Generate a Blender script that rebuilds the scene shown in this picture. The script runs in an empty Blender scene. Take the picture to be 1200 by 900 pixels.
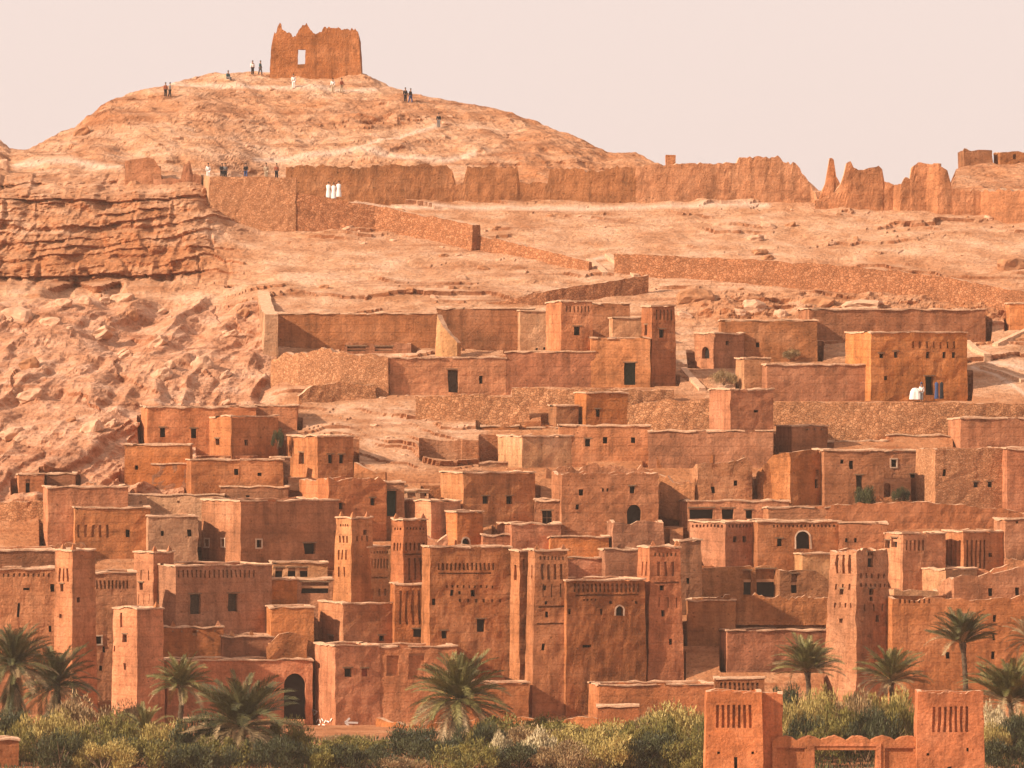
import bpy, bmesh, math, random
import numpy as np
from mathutils import Vector, noise, Matrix
from mathutils.bvhtree import BVHTree
random.seed(7)
S = bpy.context.scene
COL = S.collection
# ---------------------------------------------------------------- camera, sky, sun, exposure
F = 6500.0                                   # focal length in units of the 1200-wide photograph
cam_d = bpy.data.cameras.new('camera'); cam = bpy.data.objects.new('camera', cam_d); COL.objects.link(cam)
cam_d.sensor_width = 36; cam_d.lens = 36 * F / 1200
cam_d.clip_start = 1; cam_d.clip_end = 20000
cam.location = (0, 0, 0); cam.rotation_euler = (math.radians(90), 0, 0)
S.camera = cam
SUN = Vector((-0.79, -0.36, 0.50)).normalized()
w = bpy.data.worlds.new('World'); S.world = w; w.use_nodes = True
nt = w.node_tree; nt.nodes.clear()
sky = nt.nodes.new('ShaderNodeTexSky'); sky.sky_type = 'NISHITA'; sky.sun_disc = False
sky.sun_elevation = math.asin(SUN.z); sky.sun_rotation = math.atan2(SUN.x, SUN.y)
sky.dust_density = 5; sky.air_density = 1.0; sky.ozone_density = 0.5
mx = nt.nodes.new('ShaderNodeMix'); mx.data_type = 'RGBA'; mx.inputs[0].default_value = 0.88
mx.inputs[7].default_value = (10.2, 8.45, 7.85, 1)       # dusty pink-white overcast veil
nt.links.new(sky.outputs[0], mx.inputs[6])
bg = nt.nodes.new('ShaderNodeBackground'); bg.inputs[1].default_value = 0.064
nt.links.new(mx.outputs[2], bg.inputs[0])
wo = nt.nodes.new('ShaderNodeOutputWorld'); nt.links.new(bg.outputs[0], wo.inputs[0])
sd = bpy.data.lights.new('sun', 'SUN'); sd.energy = 5.0; sd.angle = math.radians(1.0); sd.color = (1, 0.84, 0.66)
so = bpy.data.objects.new('sun', sd); COL.objects.link(so)
so.rotation_euler = SUN.to_track_quat('Z', 'Y').to_euler(); so.location = (-300, 100, 300)
S.view_settings.view_transform = 'Standard'; S.view_settings.look = 'None'
S.view_settings.exposure = 0.64; S.view_settings.gamma = 1
S.view_settings.use_curve_mapping = False
S.render.engine = 'CYCLES'
S.cycles.max_bounces = 5; S.cycles.diffuse_bounces = 3

# ---------------------------------------------------------------- materials
def newmat(name):
    m = bpy.data.materials.new(name); m.use_nodes = True
    t = m.node_tree; b = t.nodes['Principled BSDF']
    b.inputs['Roughness'].default_value = 0.92; b.inputs['Specular IOR Level'].default_value = 0.12
    return m, t, b
def N(t, kind, **kw):
    n = t.nodes.new(kind)
    for k, v in kw.items():
        if hasattr(n, k): setattr(n, k, v)
        else: n.inputs[k.replace('_', ' ')].default_value = v
    return n
def mapped(t, scale):
    g = t.nodes.new('ShaderNodeNewGeometry'); m = t.nodes.new('ShaderNodeMapping')
    m.inputs['Scale'].default_value = scale; t.links.new(g.outputs['Position'], m.inputs['Vector'])
    return m.outputs[0]
def noi(t, scale, s=1.0, detail=6, rough=0.6, dist=0.0):
    n = N(t, 'ShaderNodeTexNoise', Scale=s, Detail=detail, Roughness=rough, Distortion=dist)
    t.links.new(mapped(t, scale), n.inputs['Vector']); return n.outputs['Fac']
def ramp(t, fac, stops):
    r = t.nodes.new('ShaderNodeValToRGB'); t.links.new(fac, r.inputs[0])
    e = r.color_ramp.elements
    while len(e) < len(stops): e.new(0.5)
    for i, (p, c) in enumerate(stops):
        e[i].position = p; e[i].color = (*c, 1) if len(c) == 3 else c
    return r.outputs[0]
def mix(t, fac, a, b, mode='MIX'):
    n = t.nodes.new('ShaderNodeMix'); n.data_type = 'RGBA'; n.blend_type = mode
    for sock, v in ((n.inputs[0], fac), (n.inputs[6], a), (n.inputs[7], b)):
        if isinstance(v, (int, float)): sock.default_value = v
        elif isinstance(v, tuple): sock.default_value = (*v[:3], 1)
        else: t.links.new(v, sock)
    return n.outputs[2]
def bump(t, b, h, strength=0.5, dist=0.2):
    n = N(t, 'ShaderNodeBump', Strength=strength, Distance=dist)
    t.links.new(h, n.inputs['Height']); t.links.new(n.outputs[0], b.inputs['Normal'])
def k3(c, f): return tuple(min(1, x * f) for x in c)
def g3(v): return (v, v, v)

def adobe(name, c, course=0.5, rough_amt=1.0):
    c = (c[0]*.87, c[1]*.83, c[2]*.75)
    m, t, b = newmat(name)
    big = noi(t, (.22, .22, .3), 1, 5, .6)
    col = ramp(t, big, [(.32, k3(c, .68)), (.5, c), (.70, (min(1, c[0]*1.22), c[1]*1.38, c[2]*1.6))])
    st = noi(t, (1.3, 1.3, .16), 1, 6, .65)              # rain streaks
    col = mix(t, 1.0, col, ramp(t, st, [(.3, g3(.62)), (.52, g3(1)), (.75, g3(1.15))]), 'MULTIPLY')
    fine = noi(t, (5, 5, 5), 1, 7, .7)
    col = mix(t, 1.0, col, ramp(t, fine, [(.28, g3(.66)), (.5, g3(1)), (.72, g3(1.2))]), 'MULTIPLY')
    # rammed-earth courses
    wv = N(t, 'ShaderNodeTexWave', wave_type='BANDS', bands_direction='Z', Scale=.36, Distortion=1.6, Detail=3, Detail_Scale=1.0)
    t.links.new(mapped(t, (.35, .35, 1)), wv.inputs['Vector'])
    crs = ramp(t, wv.outputs['Fac'], [(0, g3(1 - .22 * course)), (.12, g3(1)), (1, g3(1))])
    col = mix(t, 1.0, col, crs, 'MULTIPLY')
    # putlog holes: sparse dark pits
    v = N(t, 'ShaderNodeTexVoronoi', Scale=1.0); t.links.new(mapped(t, (.9, .9, 1.15)), v.inputs['Vector'])
    pit = ramp(t, v.outputs['Distance'], [(0, g3(.35)), (.07, g3(.35)), (.11, g3(1))])
    col = mix(t, .7, col, pit, 'MULTIPLY')
    oi = t.nodes.new('ShaderNodeObjectInfo')
    hs = N(t, 'ShaderNodeHueSaturation'); t.links.new(col, hs.inputs['Color'])
    mr = N(t, 'ShaderNodeMapRange'); mr.inputs[3].default_value = .86; mr.inputs[4].default_value = 1.22
    t.links.new(oi.outputs['Random'], mr.inputs[0]); t.links.new(mr.outputs[0], hs.inputs['Value'])
    rs = N(t, 'ShaderNodeMath', operation='FRACT'); rm = N(t, 'ShaderNodeMath', operation='MULTIPLY'); rm.inputs[1].default_value = 7.31
    t.links.new(oi.outputs['Random'], rm.inputs[0]); t.links.new(rm.outputs[0], rs.inputs[0])
    ms = N(t, 'ShaderNodeMapRange'); ms.inputs[3].default_value = .93; ms.inputs[4].default_value = 1.05; t.links.new(rs.outputs[0], ms.inputs[0]); t.links.new(ms.outputs[0], hs.inputs['Saturation'])
    rh = N(t, 'ShaderNodeMath', operation='FRACT'); rn = N(t, 'ShaderNodeMath', operation='MULTIPLY'); rn.inputs[1].default_value = 23.7
    t.links.new(oi.outputs['Random'], rn.inputs[0]); t.links.new(rn.outputs[0], rh.inputs[0])
    mh = N(t, 'ShaderNodeMapRange'); mh.inputs[3].default_value = .497; mh.inputs[4].default_value = .503; t.links.new(rh.outputs[0], mh.inputs[0]); t.links.new(mh.outputs[0], hs.inputs['Hue'])
    t.links.new(hs.outputs[0], b.inputs['Base Color'])
    mid = noi(t, (1.1, 1.1, 1.4), 1, 6, .62)
    col2 = ramp(t, mid, [(.34, g3(.78)), (.46, g3(1)), (.66, g3(1.12))])
    lk = hs.inputs['Color'].links[0]; src = lk.from_socket; t.links.remove(lk)
    t.links.new(mix(t, .9, src, col2, 'MULTIPLY'), hs.inputs['Color'])
    h = mix(t, .35, mix(t, .5, mid, fine), crs); bump(t, b, h, .8 * rough_amt, .42)
    return m
def rubble(name, c, sc=2.0):
    c = (c[0]*1.08, c[1]*.98, c[2]*.92)
    m, t, b = newmat(name)
    nz = noi(t, (.8, .8, .8), 1, 3)
    vec = t.nodes.new('ShaderNodeVectorMath'); vec.operation = 'ADD'
    mp = mapped(t, (1, 1, 1.35)); t.links.new(mp, vec.inputs[0]); t.links.new(nz, vec.inputs[1])
    v = N(t, 'ShaderNodeTexVoronoi', Scale=sc); t.links.new(vec.outputs[0], v.inputs['Vector'])
    v2 = N(t, 'ShaderNodeTexVoronoi', feature='DISTANCE_TO_EDGE', Scale=sc); t.links.new(vec.outputs[0], v2.inputs['Vector'])
    bw = t.nodes.new('ShaderNodeSeparateColor'); t.links.new(v.outputs['Color'], bw.inputs[0])
    col = ramp(t, bw.outputs[0], [(0, k3(c, .8)), (.5, c), (1, (min(1, c[0]*1.25), c[1]*1.4, c[2]*1.55))])
    edge = ramp(t, v2.outputs['Distance'], [(0, g3(.6)), (.12, g3(1))])
    col = mix(t, .8, col, edge, 'MULTIPLY')
    big = noi(t, (.3, .3, .4), 1, 5)
    col = mix(t, .8, col, ramp(t, big, [(.3, g3(.75)), (.7, g3(1.2))]), 'MULTIPLY')
    t.links.new(col, b.inputs['Base Color']); bump(t, b, edge, .9, .15)
    return m
def plain(name, c, var=.25, sc=3, rough=.9, bstr=.3):
    m, t, b = newmat(name)
    n = noi(t, (sc, sc, sc), 1, 5)
    t.links.new(ramp(t, n, [(.3, k3(c, 1 - var)), (.7, k3(c, 1 + var))]), b.inputs['Base Color'])
    b.inputs['Roughness'].default_value = rough
    if bstr: bump(t, b, n, bstr, .08)
    return m
MAT = {
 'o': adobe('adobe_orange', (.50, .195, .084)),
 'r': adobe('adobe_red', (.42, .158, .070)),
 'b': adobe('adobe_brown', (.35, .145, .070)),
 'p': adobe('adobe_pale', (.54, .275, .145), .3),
 's': rubble('rubble_stone', (.42, .20, .095), 3.4),
 'S': rubble('fine_rubble', (.45, .215, .105), 4.6),
 'h': rubble('dark_rubble', (.36, .155, .072), 3.2),
 'e': adobe('eroded_adobe', (.45, .18, .08), .3, 1.9),
 'g': adobe('gate_plaster', (.54, .19, .08), .2, 1.2),
}
COPE = plain('dried_mud_coping', (.52, .31, .19), .35, 4)
ROOF = plain('packed_earth_roof', (.42, .21, .11), .25, 1.5)
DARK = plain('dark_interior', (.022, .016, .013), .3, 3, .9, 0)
DOORW = plain('weathered_wood', (.075, .05, .034), .4, 6)
GREEN = plain('green_door_paint', (.03, .045, .032), .3, 5)
REDW = plain('red_painted_shutter', (.22, .05, .025), .3, 5)
LIME = plain('limewash', (.52, .35, .24), .2, 4)
WHITE = plain('white_paint', (.8, .74, .68), .06, 5)
WOOD = plain('poplar_poles', (.20, .12, .07), .3, 6)

# ---------------------------------------------------------------- helpers
def link(o, parent=None):
    COL.objects.link(o)
    if parent: o.parent = parent
    return o
def tag(o, label=None, cat=None, group=None, kind=None):
    if label: o['label'] = label
    if cat: o['category'] = cat
    if group: o['group'] = group
    if kind: o['kind'] = kind
    return o
def empty(name, loc, label, cat, group=None):
    o = bpy.data.objects.new(name, None); o.empty_display_size = .5; o.location = loc
    return tag(link(o), label, cat, group)
class MB:
    """collects polygons in world space, linked as ONE mesh object whose origin is `org`"""
    def __init__(s): s.v = []; s.f = []; s.m = []; s.d = {}
    def vi(s, p):
        k = (round(p[0], 4), round(p[1], 4), round(p[2], 4))
        if k not in s.d: s.d[k] = len(s.v); s.v.append(k)
        return s.d[k]
    def poly(s, pts, mi=0):
        ids = []
        for p in pts:
            i = s.vi(p)
            if i not in ids: ids.append(i)
        if len(ids) >= 3: s.f.append(ids); s.m.append(mi)
    def box(s, x0, y0, z0, x1, y1, z1, mi=0):
        P = [(x, y, z) for z in (z0, z1) for y in (y0, y1) for x in (x0, x1)]
        for q in ((0, 1, 5, 4), (1, 3, 7, 5), (3, 2, 6, 7), (2, 0, 4, 6), (4, 5, 7, 6), (2, 3, 1, 0)):
            s.poly([P[i] for i in q], mi)
    def obox(s, c, ax, ay, az, mi=0):
        c = Vector(c); ax = Vector(ax); ay = Vector(ay); az = Vector(az)
        P = [c + ax*i + ay*j + az*k for k in (-1, 1) for j in (-1, 1) for i in (-1, 1)]
        for q in ((0, 1, 5, 4), (1, 3, 7, 5), (3, 2, 6, 7), (2, 0, 4, 6), (4, 5, 7, 6), (2, 3, 1, 0)):
            s.poly([P[i] for i in q], mi)
    def build(s, name, mats, parent=None, org=None, smooth=False):
        if not isinstance(mats, (list, tuple)): mats = [mats]
        if org is None: org = parent_world(parent)
        me = bpy.data.meshes.new(name)
        me.from_pydata([(a-org[0], b-org[1], c-org[2]) for a, b, c in s.v], [], s.f)
        for mm in mats: me.materials.append(mm)
        me.polygons.foreach_set('material_index', s.m)
        if smooth: me.polygons.foreach_set('use_smooth', [True]*len(s.f))
        me.update()
        o = bpy.data.objects.new(name, me); link(o, parent)
        if not parent: o.location = org
        return o
def parent_world(p):
    v = Vector((0, 0, 0))
    while p: v = v + p.location; p = p.parent
    return v
def jit(p, amp, sc=.9):
    q = Vector(p); n = noise.noise_vector(q*sc) * .7 + noise.noise_vector(q*sc*2.7) * .3
    return (p[0] + n.x*amp, p[1] + n.y*amp, p[2] + n.z*amp*.6)

# ---------------------------------------------------------------- the slope: photo row -> distance
RY = [90, 150, 190, 235, 250, 300, 350, 400, 450, 500, 550, 600, 650, 700, 760, 845]
RD = [690, 665, 645, 629, 624, 607, 590, 576, 562, 549, 538, 529, 521, 515, 508, 500]
LY = [90, 150, 190, 212, 226, 330, 345, 400, 450, 500, 550, 600, 650, 700, 760, 845]
LD = [690, 665, 646, 636, 617, 607, 597, 578, 562, 549, 538, 529, 521, 515, 508, 500]
ZG = -395 * 500 / F                                                # the river plain
def sstep(a, b, x): t = np.clip((x-a)/(b-a), 0, 1); return t*t*(3-2*t)
def depth_at(x, y):
    if y > 845: return -ZG * F / (y - 450)
    k = float(sstep(215, 330, x))
    return float(np.interp(y, LY, LD))*(1-k) + float(np.interp(y, RY, RD))*k
def pt(x, y, d): return Vector(((x-600)*d/F, d, (450-y)*d/F))

CUTS = []; QUEUE = []
HAZE = .0001
# ---------------------------------------------------------------- building with real openings
def building(name, label, cat, L, C, R, T, B, th=None, dep=None, d=None, mat='o', win=(), slots=(), cope=True,
             taper=0.0, prof=None, jag=.16, group=None, pins=(), foot=3.0, cut=True, par=.5, roofdrop=None, copemat=None,
             extra=None, jam=.13):
    if d is None: d = depth_at((L+R)/2, B)
    if C <= L + 1: C = L
    if th is None:
        th = 0.0 if C == L else min(58, max(10, math.degrees(math.atan2(C-L, R-C))))
    th = math.radians(th)
    ct, st = math.cos(th), math.sin(th)
    X0 = (C-600)*d/F
    tf = lambda px: ((px-600)/F*d - X0) / (ct - (px-600)/F*st)      # distance along the front wall
    tl = lambda px: (X0 - (px-600)/F*d) / (st + (px-600)/F*ct)      # distance along the left wall
    wr = tf(R)
    wl = tl(L) if C > L else (dep or min(7, max(2.5, wr*.7)))
    if dep and C > L: wl = dep
    if wl < 0 or wl > 14: wl = 9
    zt = (450-T)*d/F; zb = (450-B)*d/F; zf = zb - foot
    e1 = Vector((ct, st, 0)); e2 = Vector((-st, ct, 0)); P0 = Vector((X0, d, 0))
    back = max(wl*ct, wl*ct + wr*st)
    if cut: CUTS.append((min(L, C)-4, R+4, d-.6, d+back-.4, zb))
    spec = dict(locals()); QUEUE.append(spec)

def do_building(q):
    g = type('g', (), q)
    e1, e2, P0, wl, wr, zt, zb, zf, d, st, ct = g.e1, g.e2, g.P0, g.wl, g.wr, g.zt, g.zb, g.zf, g.d, g.st, g.ct
    org = Vector((P0.x, P0.y, zb))
    root = empty(g.name, org, g.label, g.cat, g.group)
    H = zt - zb
    cor = [P0 + e2*wl, P0.copy(), P0 + e1*wr, P0 + e1*wr + e2*wl]   # left-back, near corner, right, back
    nrm = [-e1, -e2, e1, e2]                                          # outward: left, front, right, back
    def prof_z(face, u):
        z = zt
        if g.prof:
            # px of this place on the wall top
            p = cor[face] + (cor[(face+1) % 4] - cor[face]).normalized()*u
            px = 600 + p.x/p.y*F
            ys = np.interp(px, [a for a, _ in g.prof], [b for _, b in g.prof])
            z = (450-ys)*p.y/F
            if face in (2, 3): z = min(z, zt) - .3
        return z
    def topz(face, u, p):
        z = prof_z(face, u)
        if g.jag: z += noise.noise(Vector((p.x*1.1, p.y*1.1, 3.3)))*g.jag + (noise.noise(Vector((p.x*3.5, p.y*3.5, 9)))*g.jag*.6)
        return z
    mb = MB(); pars = []
    wmat = MAT[g.mat]
    panes = []
    # assign openings to faces
    faceholes = {0: [], 1: [], 2: [], 3: []}
    def to_face(x, y):
        if x < g.C: t = g.tl(x); p = P0 + e2*t; return 0, wl - t, (450-y)*p.y/F, p.y/F
        t = g.tf(x); p = P0 + e1*t; return 1, t, (450-y)*p.y/F, p.y/F
    for wdef in g.win:
        x, y, ww, hh = wdef[:4]; fl = wdef[4] if len(wdef) > 4 else ''
        f, u, z, sc = to_face(x, y)
        du = ww*sc/2 / (st if f == 0 else ct)
        faceholes[f].append((u-du, z-hh*sc/2, u+du, z+hh*sc/2, 'w'+fl))
    for (x0, x1, y0, y1, n, *r) in g.slots:
        fill = r[0] if r else .5
        dx = (x1-x0)/n
        for i in range(n):
            xa = x0 + dx*(i+.5) - dx*fill/2; xb = xa + dx*fill
            f, ua, za, sc = to_face(xa, y0); f2, ub, _, _ = to_face(xb, y1)
            if f != f2: continue
            zlo = (450-y1)*(za/(450-y0) if y0 != 450 else sc); zlo = (450-y1)*sc
            faceholes[f].append((min(ua, ub), zlo, max(ua, ub), za, 's'))
    step = .8 if H < 14 else .9
    for f in range(4):
        A = cor[f]; Bc = cor[(f+1) % 4]; W = (Bc-A).length
        if W < .05: continue
        ev = (Bc-A).normalized(); n = nrm[f]
        hs = [h for h in faceholes[f] if h[0] > .12 and h[2] < W-.12 and h[1] > zf and h[3] < zt+3]
        us = set([0, W]) | {h[0] for h in hs} | {h[2] for h in hs}
        k = max(1, round(W/step))
        for i in range(k+1):
            u = W*i/k
            if all(abs(u-a) > .12 for a in us): us.add(u)
        us = sorted(us)
        ztop = max([zt] + [prof_z(f, u) for u in us]) + g.jag
        zs = set([zf]) | {h[1] for h in hs} | {h[3] for h in hs}
        k = max(1, round((ztop-zf)/step)) 
        for i in range(1, k+1):
            z = zf + (ztop-zf)*i/k
            if all(abs(z-a) > .12 for a in zs) or i == k: zs.add(z)
        zs = sorted(zs); zs[-1] = ztop + .5
        cen = (cor[0]+cor[2])/2
        def P(u, z, inn=0.0, jitter=True, f=f, A=A, ev=ev, n=n, W=W):
            p = A + ev*u
            tz = topz(f, u, p)
            zz = min(z, tz)
            out = g.taper*max(0, zt-zz)
            k0 = 1 - min(1, u/max(W, .01)); k1 = min(1, u/max(W, .01))
            q = Vector((p.x, p.y, zz)) + n*out - ev*out*k0 + ev*out*k1
            if jitter: q = Vector(jit(q, g.jam))
            return q - n*inn
        for i in range(len(us)-1):
            for j in range(len(zs)-1):
                cu = (us[i]+us[i+1])/2; cz = (zs[j]+zs[j+1])/2
                if any(h[0] < cu < h[2] and h[1] < cz < h[3] for h in hs): continue
                mb.poly([P(us[i], zs[j]), P(us[i+1], zs[j]), P(us[i+1], zs[j+1]), P(us[i], zs[j+1])])
        # reveals of the openings
        for h in hs:
            u0, z0, u1, z1, fl = h
            dp = .24 if fl == 's' else (.45 if 'd' not in fl else .6)
            uu = [u for u in us if u0-1e-6 <= u <= u1+1e-6]; zz = [z for z in zs if z0-1e-6 <= z <= z1+1e-6]
            for a, b in zip(uu, uu[1:]):
                mb.poly([P(a, z0), P(a, z0, dp), P(b, z0, dp), P(b, z0)]); mb.poly([P(b, z1), P(b, z1, dp), P(a, z1, dp), P(a, z1)])
            for a, b in zip(zz, zz[1:]):
                mb.poly([P(u0, b), P(u0, b, dp), P(u0, a, dp), P(u0, a)]); mb.poly([P(u1, a), P(u1, a, dp), P(u1, b, dp), P(u1, b)])
            if fl == 's':
                mb.poly([P(u0, z0, dp), P(u1, z0, dp), P(u1, z1, dp), P(u0, z1, dp)])
                continue
            if 'a' in fl:                                             # arch: fill the two upper corners
                r = (u1-u0)/2; cu = (u0+u1)/2; zc = z1 - r
                if zc < z0: zc = z0; 
                hr = z1-zc; K = 6
                for sgn in (-1, 1):
                    for i in range(K):
                        a0 = math.pi/2*i/K; a1 = math.pi/2*(i+1)/K
                        p0 = (cu+sgn*r*math.cos(a0), zc+hr*math.sin(a0)); p1 = (cu+sgn*r*math.cos(a1), zc+hr*math.sin(a1))
                        q0 = P(p0[0], p0[1], -.004); q1 = P(p1[0], p1[1], -.004); cc = P(cu+sgn*r, z1, -.004)
                        mb.poly([q0, q1, cc]); 
                        mb.poly([q0, q1, P(p1[0], p1[1], dp*.9), P(p0[0], p0[1], dp*.9)])
            panes.append((f, P, h, dp, n, ev))
        # parapet: top strip and inner face
        tpar = min(.38, W*.3); pars.append((f, us, P, n, ev, W, tpar))
        rd = g.par if g.roofdrop is None else g.roofdrop
        for a, b in zip(us, us[1:]):
            def inner(u, z=None, P=P, ev=ev, W=W, n=n, tpar=tpar):
                o = P(u, 1e3); uc = min(max(u, tpar), W-tpar)
                q = o + ev*(uc-u) - n*tpar
                return q
            oa, ob, ia, ib = P(a, 1e3), P(b, 1e3), inner(a), inner(b)
            mb.poly([oa, ob, ib, ia], 1)
            mb.poly([ia, ib, Vector((ib.x, ib.y, zt-rd-.1)), Vector((ia.x, ia.y, zt-rd-.1))])
    wall = mb.build('wall', [wmat, COPE], root, org)
    rb = MB(); rd = g.par if g.roofdrop is None else g.roofdrop
    ins = .2
    rc = [cor[0]+e1*ins-e2*ins, cor[1]+e1*ins+e2*ins, cor[2]-e1*ins+e2*ins, cor[3]-e1*ins-e2*ins]
    zr = zt-rd
    rb.poly([(p.x, p.y, zr) for p in rc]); rb.poly([(p.x, p.y, zr-.25) for p in reversed(rc)])
    for i in range(4):
        a, b = rc[i], rc[(i+1) % 4]
        rb.poly([(a.x, a.y, zr-.25), (b.x, b.y, zr-.25), (b.x, b.y, zr), (a.x, a.y, zr)])
    rb.build('roof', ROOF, root, org)
    if g.cope and not g.prof:
        cb = MB(); ov = .11; th_ = .13; tin = min(.42, wl*.3, wr*.3)
        zc = zt + .02
        def loop(off, f, u):
            A = cor[f]; W = (cor[(f+1) % 4]-A).length; ev = (cor[(f+1) % 4]-A).normalized(); n = nrm[f]
            uc = u*(W+2*off)/W - off
            return A + ev*uc + n*off
        for f in range(4):
            W = (cor[(f+1) % 4]-cor[f]).length; k = max(1, round(W/.9))
            for i in range(k):
                a, b = W*i/k, W*(i+1)/k
                if 0 < i < k-1 and noise.cell(Vector((cor[f].x*3+i, cor[f].z+g.T, 1.5))) > .86: continue
                def Q(off, u, z):
                    p = loop(off, f, u)
                    dz = noise.noise(Vector((p.x*.8, p.y*.8, 5)))*.22
                    do = noise.noise(Vector((p.x*2.1, p.y*2.1, 8)))*.09
                    return Vector((p.x+nrm[f].x*do, p.y+nrm[f].y*do, z+dz))
                for o0, z0, o1, z1 in ((ov, zc, ov, zc+th_), (ov, zc+th_, -tin, zc+th_), (-tin, zc+th_, -tin, zc), (-tin, zc, ov, zc)):
                    cb.poly([Q(o0, a, z0), Q(o0, b, z0), Q(o1, b, z1), Q(o1, a, z1)])
        cb.build('coping', g.copemat or COPE, root, org)
    rb_ = random.Random(int(g.C*7+g.T))
    if g.cope and not g.prof and wr > 3 and rb_.random() < .12 and not g.slots:
        nb = int(wr/ .75); zz = zt - .28
        for i in range(1, nb):
            if rb_.random() < .25: continue
            c_ = P0 + e1*(wr*i/nb + rb_.uniform(-.1, .1)) - e2*.12; l_ = rb_.uniform(.14, .36); 
            vm = MB(); vm.obox((c_.x, c_.y, zz+rb_.uniform(-.04, .04)), e1*.055, e2*l_, Vector((0, 0, .055))); vm.build('roof_beam', WOOD, root, org)
    for px in g.pins:
        pbm = MB(); f, u, z, sc = to_face(px, g.T)
        A = cor[f]; ev = (cor[(f+1) % 4]-A).normalized()
        p = A + ev*u - nrm[f]*.2; z0 = zt+.12
        for i, (ww, h0, h1) in enumerate(((.28, 0, .16), (.19, .16, .34), (.10, .34, .50))):
            a = e1*ww; c = e2*ww*.7
            t = .6
            lo = [p-a-c, p+a-c, p+a+c, p-a+c]; hi = [p-a*t-c*t, p+a*t-c*t, p+a*t+c*t, p-a*t+c*t]
            for k in range(4):
                m_ = (k+1) % 4
                pbm.poly([(lo[k].x, lo[k].y, z0+h0), (lo[m_].x, lo[m_].y, z0+h0), (hi[m_].x, hi[m_].y, z0+h1), (hi[k].x, hi[k].y, z0+h1)])
            pbm.poly([(v.x, v.y, z0+h1) for v in hi])
        pbm.build('finial', wmat, root, org)
    for f, P, h, dp, n, ev in panes:
        u0, z0, u1, z1, fl = h
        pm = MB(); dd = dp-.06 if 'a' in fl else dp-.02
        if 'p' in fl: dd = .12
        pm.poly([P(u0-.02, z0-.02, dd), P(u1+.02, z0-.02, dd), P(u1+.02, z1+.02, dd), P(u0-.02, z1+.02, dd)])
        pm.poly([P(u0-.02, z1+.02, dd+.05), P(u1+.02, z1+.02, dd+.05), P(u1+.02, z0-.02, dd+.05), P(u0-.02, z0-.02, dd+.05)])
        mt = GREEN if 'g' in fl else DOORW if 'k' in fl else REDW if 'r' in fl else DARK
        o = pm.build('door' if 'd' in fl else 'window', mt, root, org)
        if 'r' in fl: o['label'] = 'red painted wooden shutter'
        if 'g' in fl: o['label'] = 'dark green door'
        if not any(c_ in fl for c_ in 'fa') and (u1-u0) > .42 and (z1-z0) > .4:
            lm = MB(); lw = (u1-u0)/2+.16; lc = P((u0+u1)/2, z1, -.01) + Vector((0, 0, .09))
            lm.obox(lc, ev*lw, n*.05, Vector((0, 0, .055))); lm.build('lintel', WOOD, root, org)
        if 'm' in fl:                                                  # mullion / window bars
            bmb = MB(); um = (u0+u1)/2
            a = P(um-.03, z0, dd-.06); b = P(um+.03, z1, dd-.06)
            bmb.obox((a+b)/2, ev*.03, n*.02, Vector((0, 0, (z1-z0)/2)))
            a = P(u0, (z0+z1)/2, dd-.06); b = P(u1, (z0+z1)/2, dd-.06)
            bmb.obox((a+b)/2, ev*((u1-u0)/2), n*.021, Vector((0, 0, .03)))
            bmb.build('window_bars', WOOD, o, org - (org-parent_world(o)))
        if 'f' in fl:                                                  # limewashed surround
            fm = MB(); t = .13; c = P((u0+u1)/2, (z0+z1)/2); pr = .03
            W2 = (u1-u0)/2; H2 = (z1-z0)/2; up = Vector((0, 0, 1))
            bz = P((u0+u1)/2, z0, -pr*.4); tzp = P((u0+u1)/2, z1, -pr*.4)
            fm.obox(bz - up*t/2, ev*(W2+t), n*(pr+.04), up*t/2); fm.obox(tzp + up*t/2, ev*(W2+t), n*(pr+.04), up*t/2)
            fm.obox(P(u0, (z0+z1)/2) - ev*t/2, ev*t/2, n*(pr+.041), up*(H2-.002)); fm.obox(P(u1, (z0+z1)/2) + ev*t/2, ev*t/2, n*(pr+.041), up*(H2-.002))
            if 'a' in fl:
                fm = MB(); r = (u1-u0)/2; cu = (u0+u1)/2; zc = max(z1-r, z0); hr = z1-zc; outl = []
                for i in range(15):
                    a_ = math.pi*i/14; ca, sa_ = math.cos(a_), math.sin(a_)
                    outl.append((P(cu+r*ca, zc+hr*sa_, -.03), P(cu+(r+.14)*ca, zc+(hr+.14)*sa_, -.03), P(cu+(r+.14)*ca, zc+(hr+.14)*sa_, .05)))
                outl = [(P(u1, z0, -.03), P(u1+.14, z0, -.03), P(u1+.14, z0, .05))] + outl + [(P(u0, z0, -.03), P(u0-.14, z0, -.03), P(u0-.14, z0, .05))]
                for A_, B_ in zip(outl, outl[1:]):
                    fm.poly([A_[0], A_[1], B_[1], B_[0]]); fm.poly([A_[1], A_[2], B_[2], B_[1]])
            fm.build('window_frame', LIME, o, Vector(parent_world(o)))
    if g.extra: g.extra(root, org, g, to_face, cor, nrm)
    return root

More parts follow.
